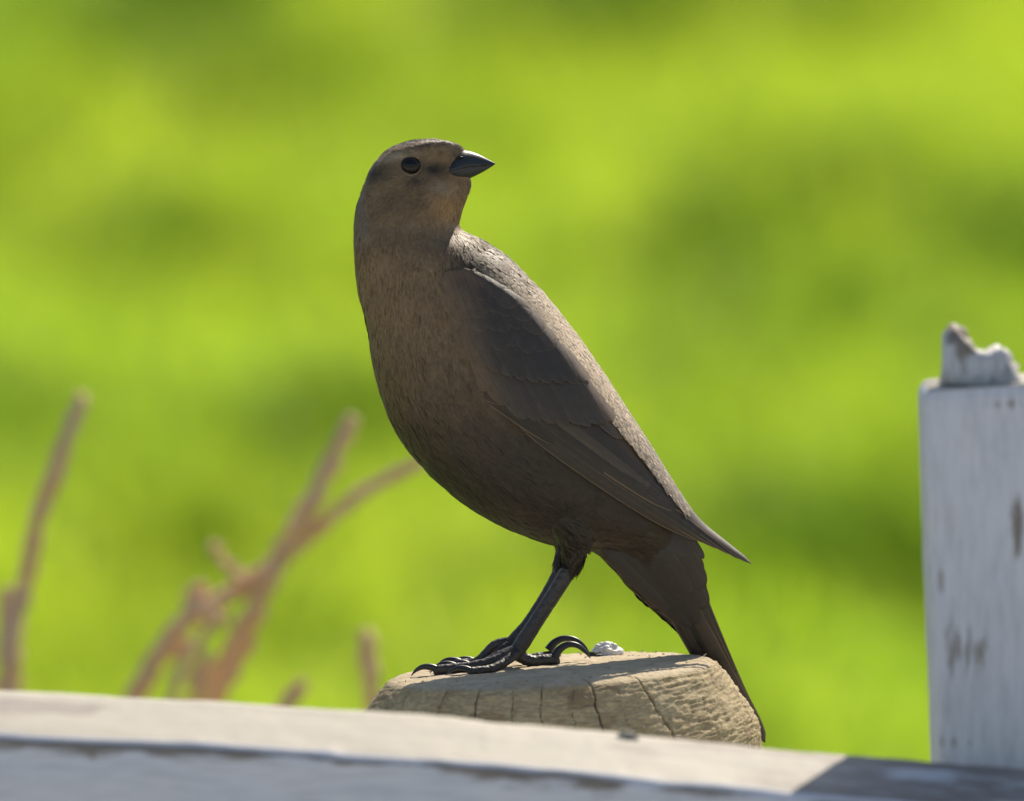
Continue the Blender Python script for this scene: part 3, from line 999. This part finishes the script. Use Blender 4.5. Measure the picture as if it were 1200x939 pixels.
Vf = np.stack([b0 - sd * (W * .5)[:, None], b0 + sd * (W * .5)[:, None], m1 + sd * W[:, None], m1 - sd * W[:, None], t1 + sd * (W * .3)[:, None], t1 - sd * (W * .3)[:, None]], 1)
o6 = np.arange(NFL)[:, None] * 6
Fq = np.concatenate([o6 + np.array([0, 1, 2, 3]), o6 + np.array([3, 2, 4, 5])], 0)
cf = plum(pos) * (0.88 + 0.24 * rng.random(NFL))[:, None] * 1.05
cf6 = np.repeat(cf, 6, 0).reshape(-1, 6, 3); cf6[:, 0:2] *= 0.75
# larger contour feathers, each a soft rounded scale just proud of its neighbours
NC = 5200
okb = np.where((yy_ > 285) & (yy_ < 760) & ~((yy_ > 630) & (pos[:, 0] < 694)))[0]
ci = rng.choice(okb, NC, replace=False)
pc, nc, fc = pos[ci], nn[ci], fl[ci]; sc = np.cross(nc, fc)
Lc = np.interp(-pc[:, 2], [285, 360, 500, 700], [11, 17, 24, 20]) * (0.8 + .4 * rng.random(NC))
Wc = Lc * 0.30
tv = np.array([0, .3, .6, .85, 1.0]); wv = np.array([.5, .95, 1.0, .7, .2]); hv = np.array([-.8, 0, .3, .5, .35])
uv_ = np.array([-1, -.5, 0, .5, 1.0])
big = pc[:, None, None] + fc[:, None, None] * (Lc[:, None] * tv)[:, :, None, None] + sc[:, None, None] * (Wc[:, None, None] * wv[None, :, None] * uv_[None, None])[..., None] \
    + nc[:, None, None] * (hv[None, :, None] * (0.7 + .8 * rng.random(NC))[:, None, None] - 0.5 * (uv_ ** 2)[None, None] - (Lc[:, None, None] * tv[None, :, None]) ** 2 * 0.0020)[..., None]
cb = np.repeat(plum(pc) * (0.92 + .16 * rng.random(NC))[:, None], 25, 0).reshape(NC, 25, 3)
cb[:, 15:] *= 1.05
gf = grid_faces(5, 5)[:, ::-1]
FB = (np.arange(NC)[:, None, None] * 25 + gf[None]).reshape(-1, 4)
o = mesh_obj('contour_feather', px2loc(big.reshape(-1, 3)), FB.astype(np.int32), M_body, bird, colors=cb.reshape(-1, 3)); tag(o, kind='stuff')
# none over the eye
eye_c = np.array([481.5, 0, -195.0])
inbill = (pos[:, 0] > 533) & (yy_ > 184 + (540 - pos[:, 0]) * .3) & (yy_ < 210 - (pos[:, 0] < 530) * 2)
ok = ~inbill & (np.hypot(pos[:, 0] - eye_c[0], (pos[:, 2] - eye_c[2])) > 12.6)
ok &= ~((np.hypot(t1[:, 0] - eye_c[0], (t1[:, 2] - eye_c[2])) < 10.8))
oka = np.repeat(ok, 6)
idx = np.cumsum(oka) - 1
keepF = np.concatenate([ok, ok])
Fq = idx[Fq[keepF]]
pl = mesh_obj('plumage', px2loc(Vf.reshape(-1, 3)[oka]), Fq.astype(np.int32), M_body, bird, colors=cf6.reshape(-1, 3)[oka])
tag(pl, kind='stuff')

bvh = BVHTree.FromPolygons([Vector(v) for v in Vb2], Fb)


def surf(x, y, tree=None, side=-1):
    """depth of the hull at photo point, seen from the near (-1) or far (+1) side"""
    tree = tree or bvh
    o_ = Vector((x, side * 400, -y))
    h = tree.ray_cast(o_, Vector((0, -side, 0)))
    if h[0] is not None: return h[0].y
    h = tree.find_nearest(Vector((x, 20, -y)))
    return h[0].y


# -------- eyes
for sd_ in (-1, 1):
    dep = surf(481.5, 195, None, sd_)
    c = np.array([481.5, dep - sd_ * 4.5, -195.0])
    ph = np.linspace(0, np.pi, 28)[:, None]; tq = np.linspace(0, 2 * np.pi, 40, endpoint=False)[None]
    V = np.stack([np.sin(ph) * np.cos(tq), np.sin(ph) * np.sin(tq), np.cos(ph) * np.ones_like(tq)], -1) * np.array([12.4, 11.0, 10.8]) + c
    eye = mesh_obj('eye', px2loc(V).reshape(-1, 3), grid_faces(28, 40, True)[:, ::-1].copy(), M_eye, bird)
    ring = []
    for a in np.linspace(0, 2 * np.pi, 48, endpoint=False):
        x = 481.5 + 12.3 * math.cos(a); y = 195 + 11.0 * math.sin(a)
        ring.append((x, surf(x, y, None, sd_) + sd_ * 0.35, -y))
    ring.append(ring[0])
    rad = [0.45 + 0.75 * max(0, math.sin(a)) for a in np.linspace(0, 2 * np.pi, 49)]
    V, F = tube(np.array(ring), rad, 8, caps=False)
    mesh_obj('eyelid', px2loc(V), F, M_lid, eye)


# -------- bill
def mandible(name, rows, parent):
    """rows: x, top y, bottom y, half width, roundness of top (1) / bottom (-1)"""
    st = cr(rows, 60); seg = 40
    th = np.linspace(0, 2 * np.pi, seg, endpoint=False)
    V = []
    for x, yt, yb, w, d in st:
        if name == 'lower_mandible': w = w * 0.95 - 0.2
        yc = (yt + yb) / 2; h = max(0.1, (yb - yt) / 2)
        cx = np.cos(th); cz = np.sin(th)
        sx = np.sign(cx) * np.abs(cx) ** 0.9
        if name == 'upper_mandible':
            g_ = 1.3 * min(1, max(0, (576 - x) / 20))
            yy = np.where(cz > 0, yb - g_ - (yb - g_ - yt) * np.abs(cz) ** 1.15, yb - g_ + 0.2 * np.abs(cz))
        else:
            yy = np.where(cz < 0, yt + (yb - yt) * np.abs(cz) ** 1.15, yt - 0.3 * np.abs(cz))
        V.append(np.stack([x + 0 * th, d + max(0.1, w) * sx, -yy], -1))
    V = np.array(V); n = len(V)
    F = [tuple(f) for f in grid_faces(n, seg, True)]
    F.append(tuple(range(seg - 1, -1, -1))); F.append(tuple((n - 1) * seg + k for k in range(seg)))
    return mesh_obj(name, px2loc(V.reshape(-1, 3)), F, M_bill, parent)


beak = empty('beak', (0, 0, 0)); beak.parent = bird
beak.location = Vector(BL(548, 195, 0))
boff = np.array(beak.location)


def child_at_origin(o):
    o.location = -Vector(boff)
    return o


child_at_origin(mandible('upper_mandible', [(517, 198, 204.3, 11, 0), (528, 184, 202.3, 19.5, 0), (539, 176.2, 199.2, 19.5, 0), (548, 176.6, 196.9, 16, 0), (557, 179.3, 195.6, 12, 0), (566, 183.4, 194.6, 8, 0), (574, 187.8, 193.0, 3.9, 0), (579.5, 190.9, 192.4, 1.4, 0), (581, 191.9, 192.3, .3, 0)], beak))
child_at_origin(mandible('lower_mandible', [(514, 203.4, 205.5, 8, 0), (523, 202.2, 208.8, 18, 0), (533, 199.2, 211.6, 21, 0), (544, 195.9, 210.8, 16.5, 0), (552, 194.6, 208.6, 12.8, 0), (561, 193.9, 204.4, 8.8, 0), (569, 193.8, 200, 4.6, 0), (576, 193.1, 195.7, 2, 0), (579.5, 192.6, 193.4, .5, 0)], beak))
# dark gape inside the bill
V, F = loft(cr([(x - 0, y - 2.2, x + .01, y + 2.2, w, 0, 0) for x, y, w in [(517, 203, 12), (528, 201, 19.5), (540, 197.5, 18), (550, 195.3, 13.5), (560, 194.2, 9.6), (570, 193.4, 5)]], 30), 24)
child_at_origin(mesh_obj('gape', px2loc(V), F, M_eye, beak))
# nostril
V, F = ptube([(535, 185.5, -18.6), (539, 184.6, -17.3), (543, 185, -15.5)], [.9, 1.5, .8], 8, 8)
child_at_origin(mesh_obj('nostril', px2loc(V), F, M_eye, beak))

# -------- wings: hull that the feathers lie on
HW = [(448, 275, 556, 275, 60, 0, 0), (455, 310, 574, 285, 68, 2, 0), (462, 345, 601, 305, 79, 4, 0), (470, 385, 636, 340, 90, 6, 0), (480, 430, 674, 388, 98, 8, 0), (490, 475, 709, 438, 102, 10, 0),
      (505, 520, 740, 486, 101, 13, 0), (540, 560, 766, 526, 94, 16, 0), (590, 595, 788, 562, 82, 18, 0), (640, 618, 806, 590, 66, 19, 0), (700, 635, 824, 612, 47, 19, 0), (765, 650, 846, 630, 29, 19, 0), (825, 662, 866, 646, 16, 19, 0), (868, 670, 884, 660, 8, 19, 0)]
Vh, Fh = loft(cr(HW, 150), 160)
hull = BVHTree.FromPolygons([Vector(v) for v in Vh], Fh)


def feather(name, pts, width, layer, material, parent, side=-1, tipn=0.55, shade=1.0, camber=1.0, tip_lift=0.6, tree=hull, tint=(1, 1, 1), nrow=18, skew=0.0, dshift=0.0, extra=None):
    c = cr(pts, nrow)
    t = np.linspace(0, 1, nrow)
    tg = np.gradient(c, axis=0); tg /= np.linalg.norm(tg, axis=1)[:, None]
    nr = np.stack([tg[:, 1], -tg[:, 0]], -1)
    prof = np.minimum(1, (0.35 + 3.5 * t)) * np.where(t > tipn, np.sqrt(np.clip(1 - ((t - tipn) / (1 - tipn)) ** 2, 0, 1)), 1)
    us = np.array([-1, -.8, -.5, -.2, 0, .2, .5, .8, 1.0]); nu = len(us)
    V = np.zeros((nrow, nu, 3)); UV = np.zeros((nrow, nu, 2))
    for i in range(nrow):
        for j, u_ in enumerate(us):
            w = width * prof[i] * (1 + skew * u_)
            x, y = c[i] + nr[i] * u_ * w
            if tree is None:
                dd = dshift
            else:
                h = tree.ray_cast(Vector((x, side * 400, -y)), Vector((0, -side, 0)))[0]
                if h is None:
                    h = tree.find_nearest(Vector((x, 18, -y)))[0]
                    x, y = h.x, -h.z
                dd = h.y + dshift
            if extra: dd += extra(x, y) * side
            V[i, j] = (x, dd + side * (layer * LK + camber * (1 - u_ * u_) * CK + tip_lift * (2 * t[i] - 1)), -y)
            UV[i, j] = (u_, t[i] * width / 10 + rng.random() * 0)
    UV[..., 1] = (np.linalg.norm(np.diff(c, axis=0, prepend=c[:1]), axis=1).cumsum() / 100)[:, None] + rng.random()
    F = grid_faces(nrow, nu)
    if side > 0: F = F[:, ::-1].copy()
    k = shade * (0.90 + 0.2 * rng.random())
    cols = np.tile(np.array(tint) * k, (nrow * nu, 1))
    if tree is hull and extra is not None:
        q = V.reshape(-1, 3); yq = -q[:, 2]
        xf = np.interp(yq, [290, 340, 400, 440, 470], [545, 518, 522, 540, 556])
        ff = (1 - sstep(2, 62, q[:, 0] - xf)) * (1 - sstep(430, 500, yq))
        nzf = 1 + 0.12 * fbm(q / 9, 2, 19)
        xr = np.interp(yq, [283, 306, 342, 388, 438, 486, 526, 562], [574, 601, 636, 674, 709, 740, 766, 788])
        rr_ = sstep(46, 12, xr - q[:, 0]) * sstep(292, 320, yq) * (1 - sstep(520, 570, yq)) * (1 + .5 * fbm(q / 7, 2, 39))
        cols = cols * (1 + rr_[:, None] * np.array([1.9, 1.35, .75]))  # coverts near the ridge warmed and brightened to read as sunlit
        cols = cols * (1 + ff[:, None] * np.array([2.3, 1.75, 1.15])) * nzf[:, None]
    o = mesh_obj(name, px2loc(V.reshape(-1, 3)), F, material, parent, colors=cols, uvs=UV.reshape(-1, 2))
    return o


LK, CK = 0.34, 0.55


def gauss_bump(cx, cy, ax_, ay_, rot, h):
    ca, sa = math.cos(rot), math.sin(rot)

    def f(x, y):
        dx, dy = x - cx, y - cy
        a, b_ = dx * ca + dy * sa, -dx * sa + dy * ca
        return h * math.exp(-(a / ax_) ** 2 - (b_ / ay_) ** 2)
    return f


def lerp(a, b_, t): return np.array(a, float) * (1 - t) + np.array(b_, float) * t


def make_wing(side):
    root = empty('wing', BL(545, 330, -60 if side < 0 else 60)); root.parent = bird
    off = -Vector(root.location)
    crest = np.array([(556, 316), (585, 333), (610, 349), (632, 371), (650, 393), (672, 419), (690, 446), (708, 474), (730, 505)], float)

    def sh(x, y):
        # scapulars form a rounded crest with a furrow behind it; the front of the wing sinks under the breast feathers
        xc = np.interp(y, crest[:, 1], crest[:, 0])
        s_ = (x - xc) * 0.76
        e = sstep(300, 335, y) * (1 - sstep(455, 520, y))
        r = e * (4.5 * math.exp(-((s_ + 6) / 9) ** 2) - 5.0 * math.exp(-((s_ - 10) / 8) ** 2))
        xf = np.interp(y, [290, 340, 400, 440, 470], [545, 518, 522, 540, 556])
        return r - 8.5 * (1 - sstep(0, 30, x - xf)) * (1 - sstep(440, 480, y))

    def fe(*a, **k):
        k.setdefault('extra', sh)
        o = feather('feather', a[0], a[1], a[2], a[3], root, side, **k); o.location = off; return o
    # primaries, long and narrow, stacked along the lower edge
    prim = [([(590, 478), (640, 520), (705, 566), (770, 607), (832, 637)], 7),
            ([(592, 473), (645, 516), (712, 563), (780, 606), (848, 645)], 7),
            ([(596, 468), (650, 511), (720, 559), (790, 604), (862, 652)], 8),
            ([(600, 463), (655, 505), (726, 554), (800, 603), (873, 658)], 8.5),
            ([(606, 458), (664, 499), (735, 549), (808, 600), (882, 662.5)], 9)]
    for i, (p, w) in enumerate(prim):
        fe(p, w * .85, 0.8 + 1.9 * i, M_wing, tipn=0.78, camber=1.6, shade=1.0 if i < 4 else 1.9, tip_lift=-1 if i < 4 else 0, nrow=30)  # uppermost primary brightened to paint sunlight on the wing tip
    # secondaries, fanned above them
    for i in range(7):
        t = i / 6
        a = lerp((607, 456), (672, 430), t); b_ = lerp((699, 536), (735, 500), t); c = lerp((797, 598), (807, 583), t)
        fe([a, lerp(a, b_, .5) + np.array([-1, 3]), b_, lerp(b_, c, .5) + np.array([0, 1.5]), c], 10.5, 6.4 + 0.9 * i, M_wing, tipn=0.8, camber=1.1, shade=1.05 + 0.05 * t, nrow=22)
    # alula and primary coverts
    fe([(543, 430), (556, 448), (572, 463), (590, 473)], 7, 5.0, M_wing, tipn=.6, shade=.7, camber=1.5)
    fe([(560, 455), (585, 474), (615, 495), (650, 520)], 7.5, 4.0, M_wing, tipn=.6, shade=.75, camber=1.5)
    fe([(556, 448), (580, 466), (606, 485), (632, 503)], 6, 5.2, M_wing, tipn=.6, shade=.85, camber=1.5)
    # tertials
    tert = [([(690, 440), (724, 482), (765, 535), (800, 577), (813, 596)], 17, M_covert), ([(700, 432), (732, 472), (765, 517), (790, 552), (800, 567)], 14, M_covert), ([(705, 430), (730, 462), (755, 498), (776, 528)], 12, M_mantle)]
    for i, (p, w, mm) in enumerate(tert):
        fe(p, w, 10.4 + 1.2 * i, mm, tipn=.72, camber=1.4, tip_lift=1.0, shade=1.0 - .0 * i, nrow=22)
    # greater coverts, a row with rounded tips
    for i in range(11):
        t = i / 10
        tip = np.array([np.interp(t, [0, .2, .4, .6, .8, 1], [575, 617, 650, 680, 702, 718]), np.interp(t, [0, .2, .4, .6, .8, 1], [458, 490, 498, 501, 500, 494]) + 1.5 * rng.normal()])
        ba = lerp((550, 405), (676, 400), t)
        mid = lerp(ba, tip, .5) + np.array([-3 + 4 * t, 5 - 4 * t])
        fe([ba, mid, tip], 12.5, 10.2 + 0.9 * i, M_covert, tipn=.62, camber=2.2, tip_lift=1.8, shade=1.0, tint=(1.02, 1, .98))
    # median coverts
    for i in range(10):
        t = i / 9
        tip = lerp((556, 424), (690, 448), t) + np.array([0, 12 * math.sin(t * 3.1)])
        ba = lerp((536, 370), (652, 380), t)
        fe([ba, lerp(ba, tip, .5) + np.array([-2, 3]), tip], 12.5, 16.0 + 0.5 * i, M_covert, tipn=.5, camber=1.8, tip_lift=1.8, shade=.96, nrow=14)
    # lesser coverts, small scales over the shoulder
    for r in range(5):
        nf = 7 + (r % 2)
        for i in range(nf):
            t = (i + 0.5 * (r % 2)) / nf
            yb = lerp((522, 320), (528, 390), r / 5)
            a = lerp((527, 398 - 16 * r), (660 - 16 * r, 412 - 24 * r), t) + rng.normal(size=2) * 2.0
            d = np.array([9 + 5 * t, 25.0]) * (0.9 + .25 * rng.random())
            fe([a - d * .4, a + d * .25, a + d], 11.5 + 2 * rng.random(), 19 + 0.5 * r + .35 * (i % 2), M_covert, tipn=.35, camber=1.2, tip_lift=.7, shade=.98 + .04 * rng.random(), nrow=11)
    # scapulars and mantle, down the edge of the back
    sc_ = [((566, 330), (606, 360)), ((580, 340), (622, 376)), ((594, 350), (636, 392)), ((608, 364), (650, 408)), ((622, 382), (664, 428)), ((636, 400), (680, 450)), ((650, 420), (698, 474)), ((666, 442), (714, 494)), ((682, 462), (732, 514))]
    for i, (a, b_) in enumerate(sc_):
        fe([a, lerp(a, b_, .5) + np.array([2, -1]), b_], 13.5, 22 - .9 * i if i < 6 else 16.5 - 1.0 * (i - 6), M_covert, tipn=.5, camber=1.2, tip_lift=1.0, shade=1.2, nrow=14)
    return root


make_wing(-1)
make_wing(1)

# loose short feathers over the ridge of the back, where the wings meet, paled to carry its sunlit rim
def ridge_fluff(nf):
    yk = [283, 306, 342, 388, 438, 486, 526, 562, 590]; xk = [574, 601, 636, 674, 709, 740, 766, 788, 806]
    Vv, Fv_, Cv, k = [], [], [], 0
    for i in range(nf):
        side = -1 if i % 3 else 1
        y = 286 + 306 * rng.random() ** 1.1
        st_ = min(1, max(0, (y - 292 + 12 * rng.normal()) / 90))
        if rng.random() > 0.25 + st_: continue
        wmax = np.interp(y, [290, 340, 420, 500, 590], [34, 30, 30, 20, 9])
        a = rng.random() ** 1.3 * wmax
        x = np.interp(y, yk, xk) - 0.80 * a - 1.0; yy = y + 0.58 * a
        h = hull.ray_cast(Vector((x, side * 400, -yy)), Vector((0, -side, 0)))
        if h[0] is None: continue
        n_ = np.array(h[1]); n_ = n_ if n_[1] * side > 0 else -n_
        p = np.array(h[0]) + np.array([0, side * (2.0 + 5.5 * min(1, a / 22)), 0]) + n_ * 0.3
        f = np.array([.60 + .12 * rng.normal(), 0.05 * rng.normal(), -.80]); f -= n_ * (f @ n_); f /= np.linalg.norm(f)
        s_ = np.cross(n_, f); Lf = (7 + 8 * rng.random()); w = 1.2 + 1.3 * rng.random(); up = 0.3 + 0.8 * rng.random()
        m_ = p + f * Lf * .5 + n_ * up * .6; t_ = p + f * Lf + n_ * (up - Lf * Lf * .003); b_ = p - n_ * 1.0
        Vv += [b_ - s_ * w * .6, b_ + s_ * w * .6, m_ + s_ * w, m_ - s_ * w, t_ + s_ * w * .35, t_ - s_ * w * .35]
        Fv_ += [(k, k + 1, k + 2, k + 3), (k + 3, k + 2, k + 4, k + 5)]; k += 6
        fd = min(1, max(0, (y - 440 + 50 * rng.normal()) / 130)); c = (np.array([.15 + .43 * st_, .108 + .32 * st_, .068 + .21 * st_]) * (1 - fd) + np.array([.14, .105, .075]) * fd) * (0.75 + .5 * rng.random()); Cv += [c * .7, c * .7, c, c, c * 1.15, c * 1.15]
    o = mesh_obj('back_plumage', px2loc(np.array(Vv)), Fv_, M_back, bird, colors=np.array(Cv)); tag(o, kind='stuff')


ridge_fluff(10000)

# mantle feathers along the ridge of the back, paled in place of sun glare
back_root = empty('back', BL(640, 360, 5)); back_root.parent = bird
off = -Vector(back_root.location)
for side in (-1, 1):
    for r in range(6, 16):
        for q_ in range(2):
            t = (r + .45 * q_) / 15
            ux = np.interp(t, [0, .25, .5, .75, 1], [560, 612, 655, 700, 742]) - 1 - 7 * q_
            uy = np.interp(t, [0, .25, .5, .75, 1], [288, 322, 370, 428, 484]) + 4 + 7 * q_
            d = np.array([17, 23.0]) * (0.9 + .2 * rng.random())
            o = feather('feather', [(ux - d[0], uy - d[1]), (ux - .1 * d[0], uy - .1 * d[1]), (ux + .85 * d[0], uy + .85 * d[1])], 8, 3.0 - .7 * q_ + 1.0 * (r % 2), M_mantle, back_root, side, tipn=.45, camber=1.4, tip_lift=1.1, nrow=11, extra=None, shade=1.05)
            o.location = off

# -------- tail
tail = empty('tail', BL(790, 660, 40)); tail.parent = bird
off = -Vector(tail.location)
TD = lambda y: np.interp(y, [600, 650, 690, 720, 760, 790, 880], [-3, 3, 24, 40, 61, 79, 108])


def tfeather(pts, w, lay, m_, parent=None, **k):
    c = cr(pts, 26)
    o = feather('feather', pts, w, lay, m_, tail, -1, tree=None, extra=lambda x, y: -(TD(y) + k.get('ex', 0)), nrow=26, tipn=k.get('tipn', .86), camber=k.get('camber', 1.6), tip_lift=k.get('tl', 0), shade=k.get('shade', 1.0))
    o.location = off
    return o


tfeather([(752, 640), (784, 700), (822, 768), (858, 822), (884, 858)], 11, 0, M_tail)
tfeather([(760, 640), (790, 700), (828, 768), (864, 826), (893, 868)], 10.5, 1.6, M_tail, shade=1.5)
tfeather([(768, 640), (797, 700), (833, 766), (868, 824), (896, 872)], 10, 3.0, M_tail, shade=.8)
tfeather([(778, 638), (806, 700), (838, 764), (870, 822), (898, 873)], 9, 4.4, M_tail, shade=1.7)
tfeather([(790, 640), (815, 700), (841, 760), (870, 818), (899, 874)], 8.5, 2.4, M_tail, shade=1.0)
tfeather([(800, 640), (820, 695), (843, 752), (869, 812), (899, 874)], 7, 0.5, M_tail, shade=.9)
tfeather([(765, 640), (796, 700), (832, 768), (866, 826), (892, 868)], 10, -3, M_tail, shade=1.0)
tfeather([(785, 640), (812, 700), (840, 762), (868, 818), (896, 870)], 9, -4.5, M_tail, shade=1.0)
# undertail and rump coverts
for p, w, l, sh_ in [([(712, 630), (748, 668), (784, 706), (810, 736)], 15, 9, 1.0), ([(738, 630), (770, 668), (800, 704), (820, 732)], 16, 12, .95), ([(704, 636), (730, 664), (758, 692), (786, 718)], 9, 13, 1.05),
                     ([(765, 625), (792, 662), (814, 696), (826, 714)], 14, 11, 1.0), ([(780, 620), (802, 650), (816, 676), (822, 692)], 13, 14, 1.05), ([(745, 620), (772, 650), (795, 682), (806, 700)], 16, 16, .95),
                     ([(795, 625), (806, 642), (817, 657), (824, 668)], 6, 6, 1.3), ([(800, 618), (808, 630), (818, 645), (825, 655)], 5, 3, 1.4), ([(806, 660), (817, 682), (824, 700), (828, 714)], 8, 6, 1.0)]:
    tfeather(p, w, l * .45, M_under, tipn=.55, camber=2.2, shade=sh_, tl=.8)


# -------- legs and feet, one continuous skin each, claws as pieces of their own
def top_y(x, d):
    return 783 - .06 * (x - 640) - .075 * (d - PC_D)


def make_leg(side):
    near = side < 0
    root = empty('leg', BL(670 if near else 662, 662, -12 if near else 20)); root.parent = bird
    off = -Vector(root.location)
    if near:
        parts = [ptube([(674, 650, -14), (670, 662, -12), (650, 695, -10), (628, 729, -9), (612, 754, -8), (602, 768, -8)], [11, 10, 9.0, 8.8, 9.2, 8.5], 18, 40)]
        toes = [([(606, 762, -10), (580, 774, -18), (548, top_y(548, -24) - 7, -24), (512, top_y(512, -28) - 6, -28)], [8, 6.6, 6.2, 6.0], [(512, -28), 4.2]),
                ([(604, 762, -8), (585, 768, -12), (560, top_y(560, -8) - 6.5, -8), (534, top_y(534, -4) - 6, -4)], [7, 5.6, 5.2, 5], [(534, -4), 3.6]),
                ([(606, 764, -12), (592, 775, -26), (575, top_y(575, -40) - 5, -40), (552, top_y(552, -50) - 4.6, -50)], [7, 5.4, 5, 4.6], [(552, -50), 3.2])]
        hind = ([(604, 766, -6), (622, top_y(622, -2) - 7.5, -2), (640, top_y(640, 2) - 7, 2), (652, top_y(652, 4) - 7, 4)], [8, 7, 7.2, 6.4])
        hclaw = [(650, 770, 4), (656, 761, 4), (666, 755.5, 5), (677, 757, 6), (686, 764, 7), (692, 771.5, 8)]
    else:
        parts = [ptube([(664, 650, 22), (660, 662, 20), (643, 693, 19), (620, 729, 20), (606, 746, 20), (596, 757, 20)], [9, 8.5, 7, 6.8, 7.4, 7], 18, 40)]
        toes = [([(600, 753, 20), (580, 757, 22), (560, top_y(560, 26) - 8, 26), (540, top_y(540, 28) - 7, 28)], [7, 6.2, 5.8, 5.2], [(540, 28), 3.8]),
                ([(600, 755, 18), (588, 762, 12), (570, top_y(570, 12) - 6, 12), (550, top_y(550, 10) - 5.5, 10)], [6.6, 5.4, 5, 4.8], [(550, 10), 3.4]),
                ([(600, 755, 22), (585, 758, 36), (572, top_y(572, 46) - 5.5, 46), (556, top_y(556, 54) - 5, 54)], [6.6, 5.2, 5, 4.6], [(556, 54), 3.2])]
        hind = ([(598, 757, 20), (616, top_y(616, 26) - 8, 26), (632, top_y(632, 30) - 8, 30), (645, top_y(645, 34) - 9, 34)], [7, 6.2, 6.2, 5.6])
        hclaw = [(643, 763, 34), (650, 754, 34), (661, 749, 34), (674, 750.5, 34), (684, 757.5, 33), (692, 768, 32)]
    for pts, rad, _ in toes:
        parts.append(ptube(pts, rad, 14, 30))
        c = cr(pts, 9)
        for k in (3, 5, 7, 8):      # pads under the joints
            x, y, d = c[k]
            parts.append(ptube([(x - 4, y + 1.0, d), (x, y + 1.3, d), (x + 4, y + 1.0, d)], [3.6, 5.6, 3.6], 10, 8))
    parts.append(ptube(hind[0], hind[1], 14, 26))
    for x, y, d in hind[0][2:]:
        parts.append(ptube([(x - 4, y + 1, d), (x, y + 1.5, d), (x + 4, y + 1, d)], [4, 6.6, 4], 10, 8))
    V, F, Nn = remeshed(parts, 1.05, 3)
    # scutes: horizontal plates down the front of the shank and over the toes
    q = V[:, 0] * -0.55 + V[:, 2] * 0.83
    q2 = np.where(V[:, 2] > -752, q, V[:, 0])
    V = V + Nn * (0.28 * np.abs(np.sin(q2 * 0.52)) ** 0.5 - 0.15 + 0.15 * fbm(V / 3, 2, 9))[:, None]
    o = mesh_obj('shank_and_toes', px2loc(V), F, M_leg, root); o.location = off

    def claw(pts, rad):
        V, F = ptube(pts, rad, 14, 30)
        o = mesh_obj('claw', px2loc(V), F, M_bill, root); o.location = off
    for pts, rad, (e, r) in toes:
        x, d = e; y = pts[-1][1]
        yt = top_y(x - 29, d)
        claw([(x + 2, y, d), (x - 7, y - 3.4, d), (x - 16, y - 3.6, d - 1), (x - 24, y + 0.2, d - 2), (x - 30, yt - 1.0, d - 2)], [r * 1.1, r, r * .8, r * .5, .4])
    claw(hclaw, [5.6, 4.6, 3.9, 3.2, 2.3, .5])


make_leg(-1)
make_leg(1)
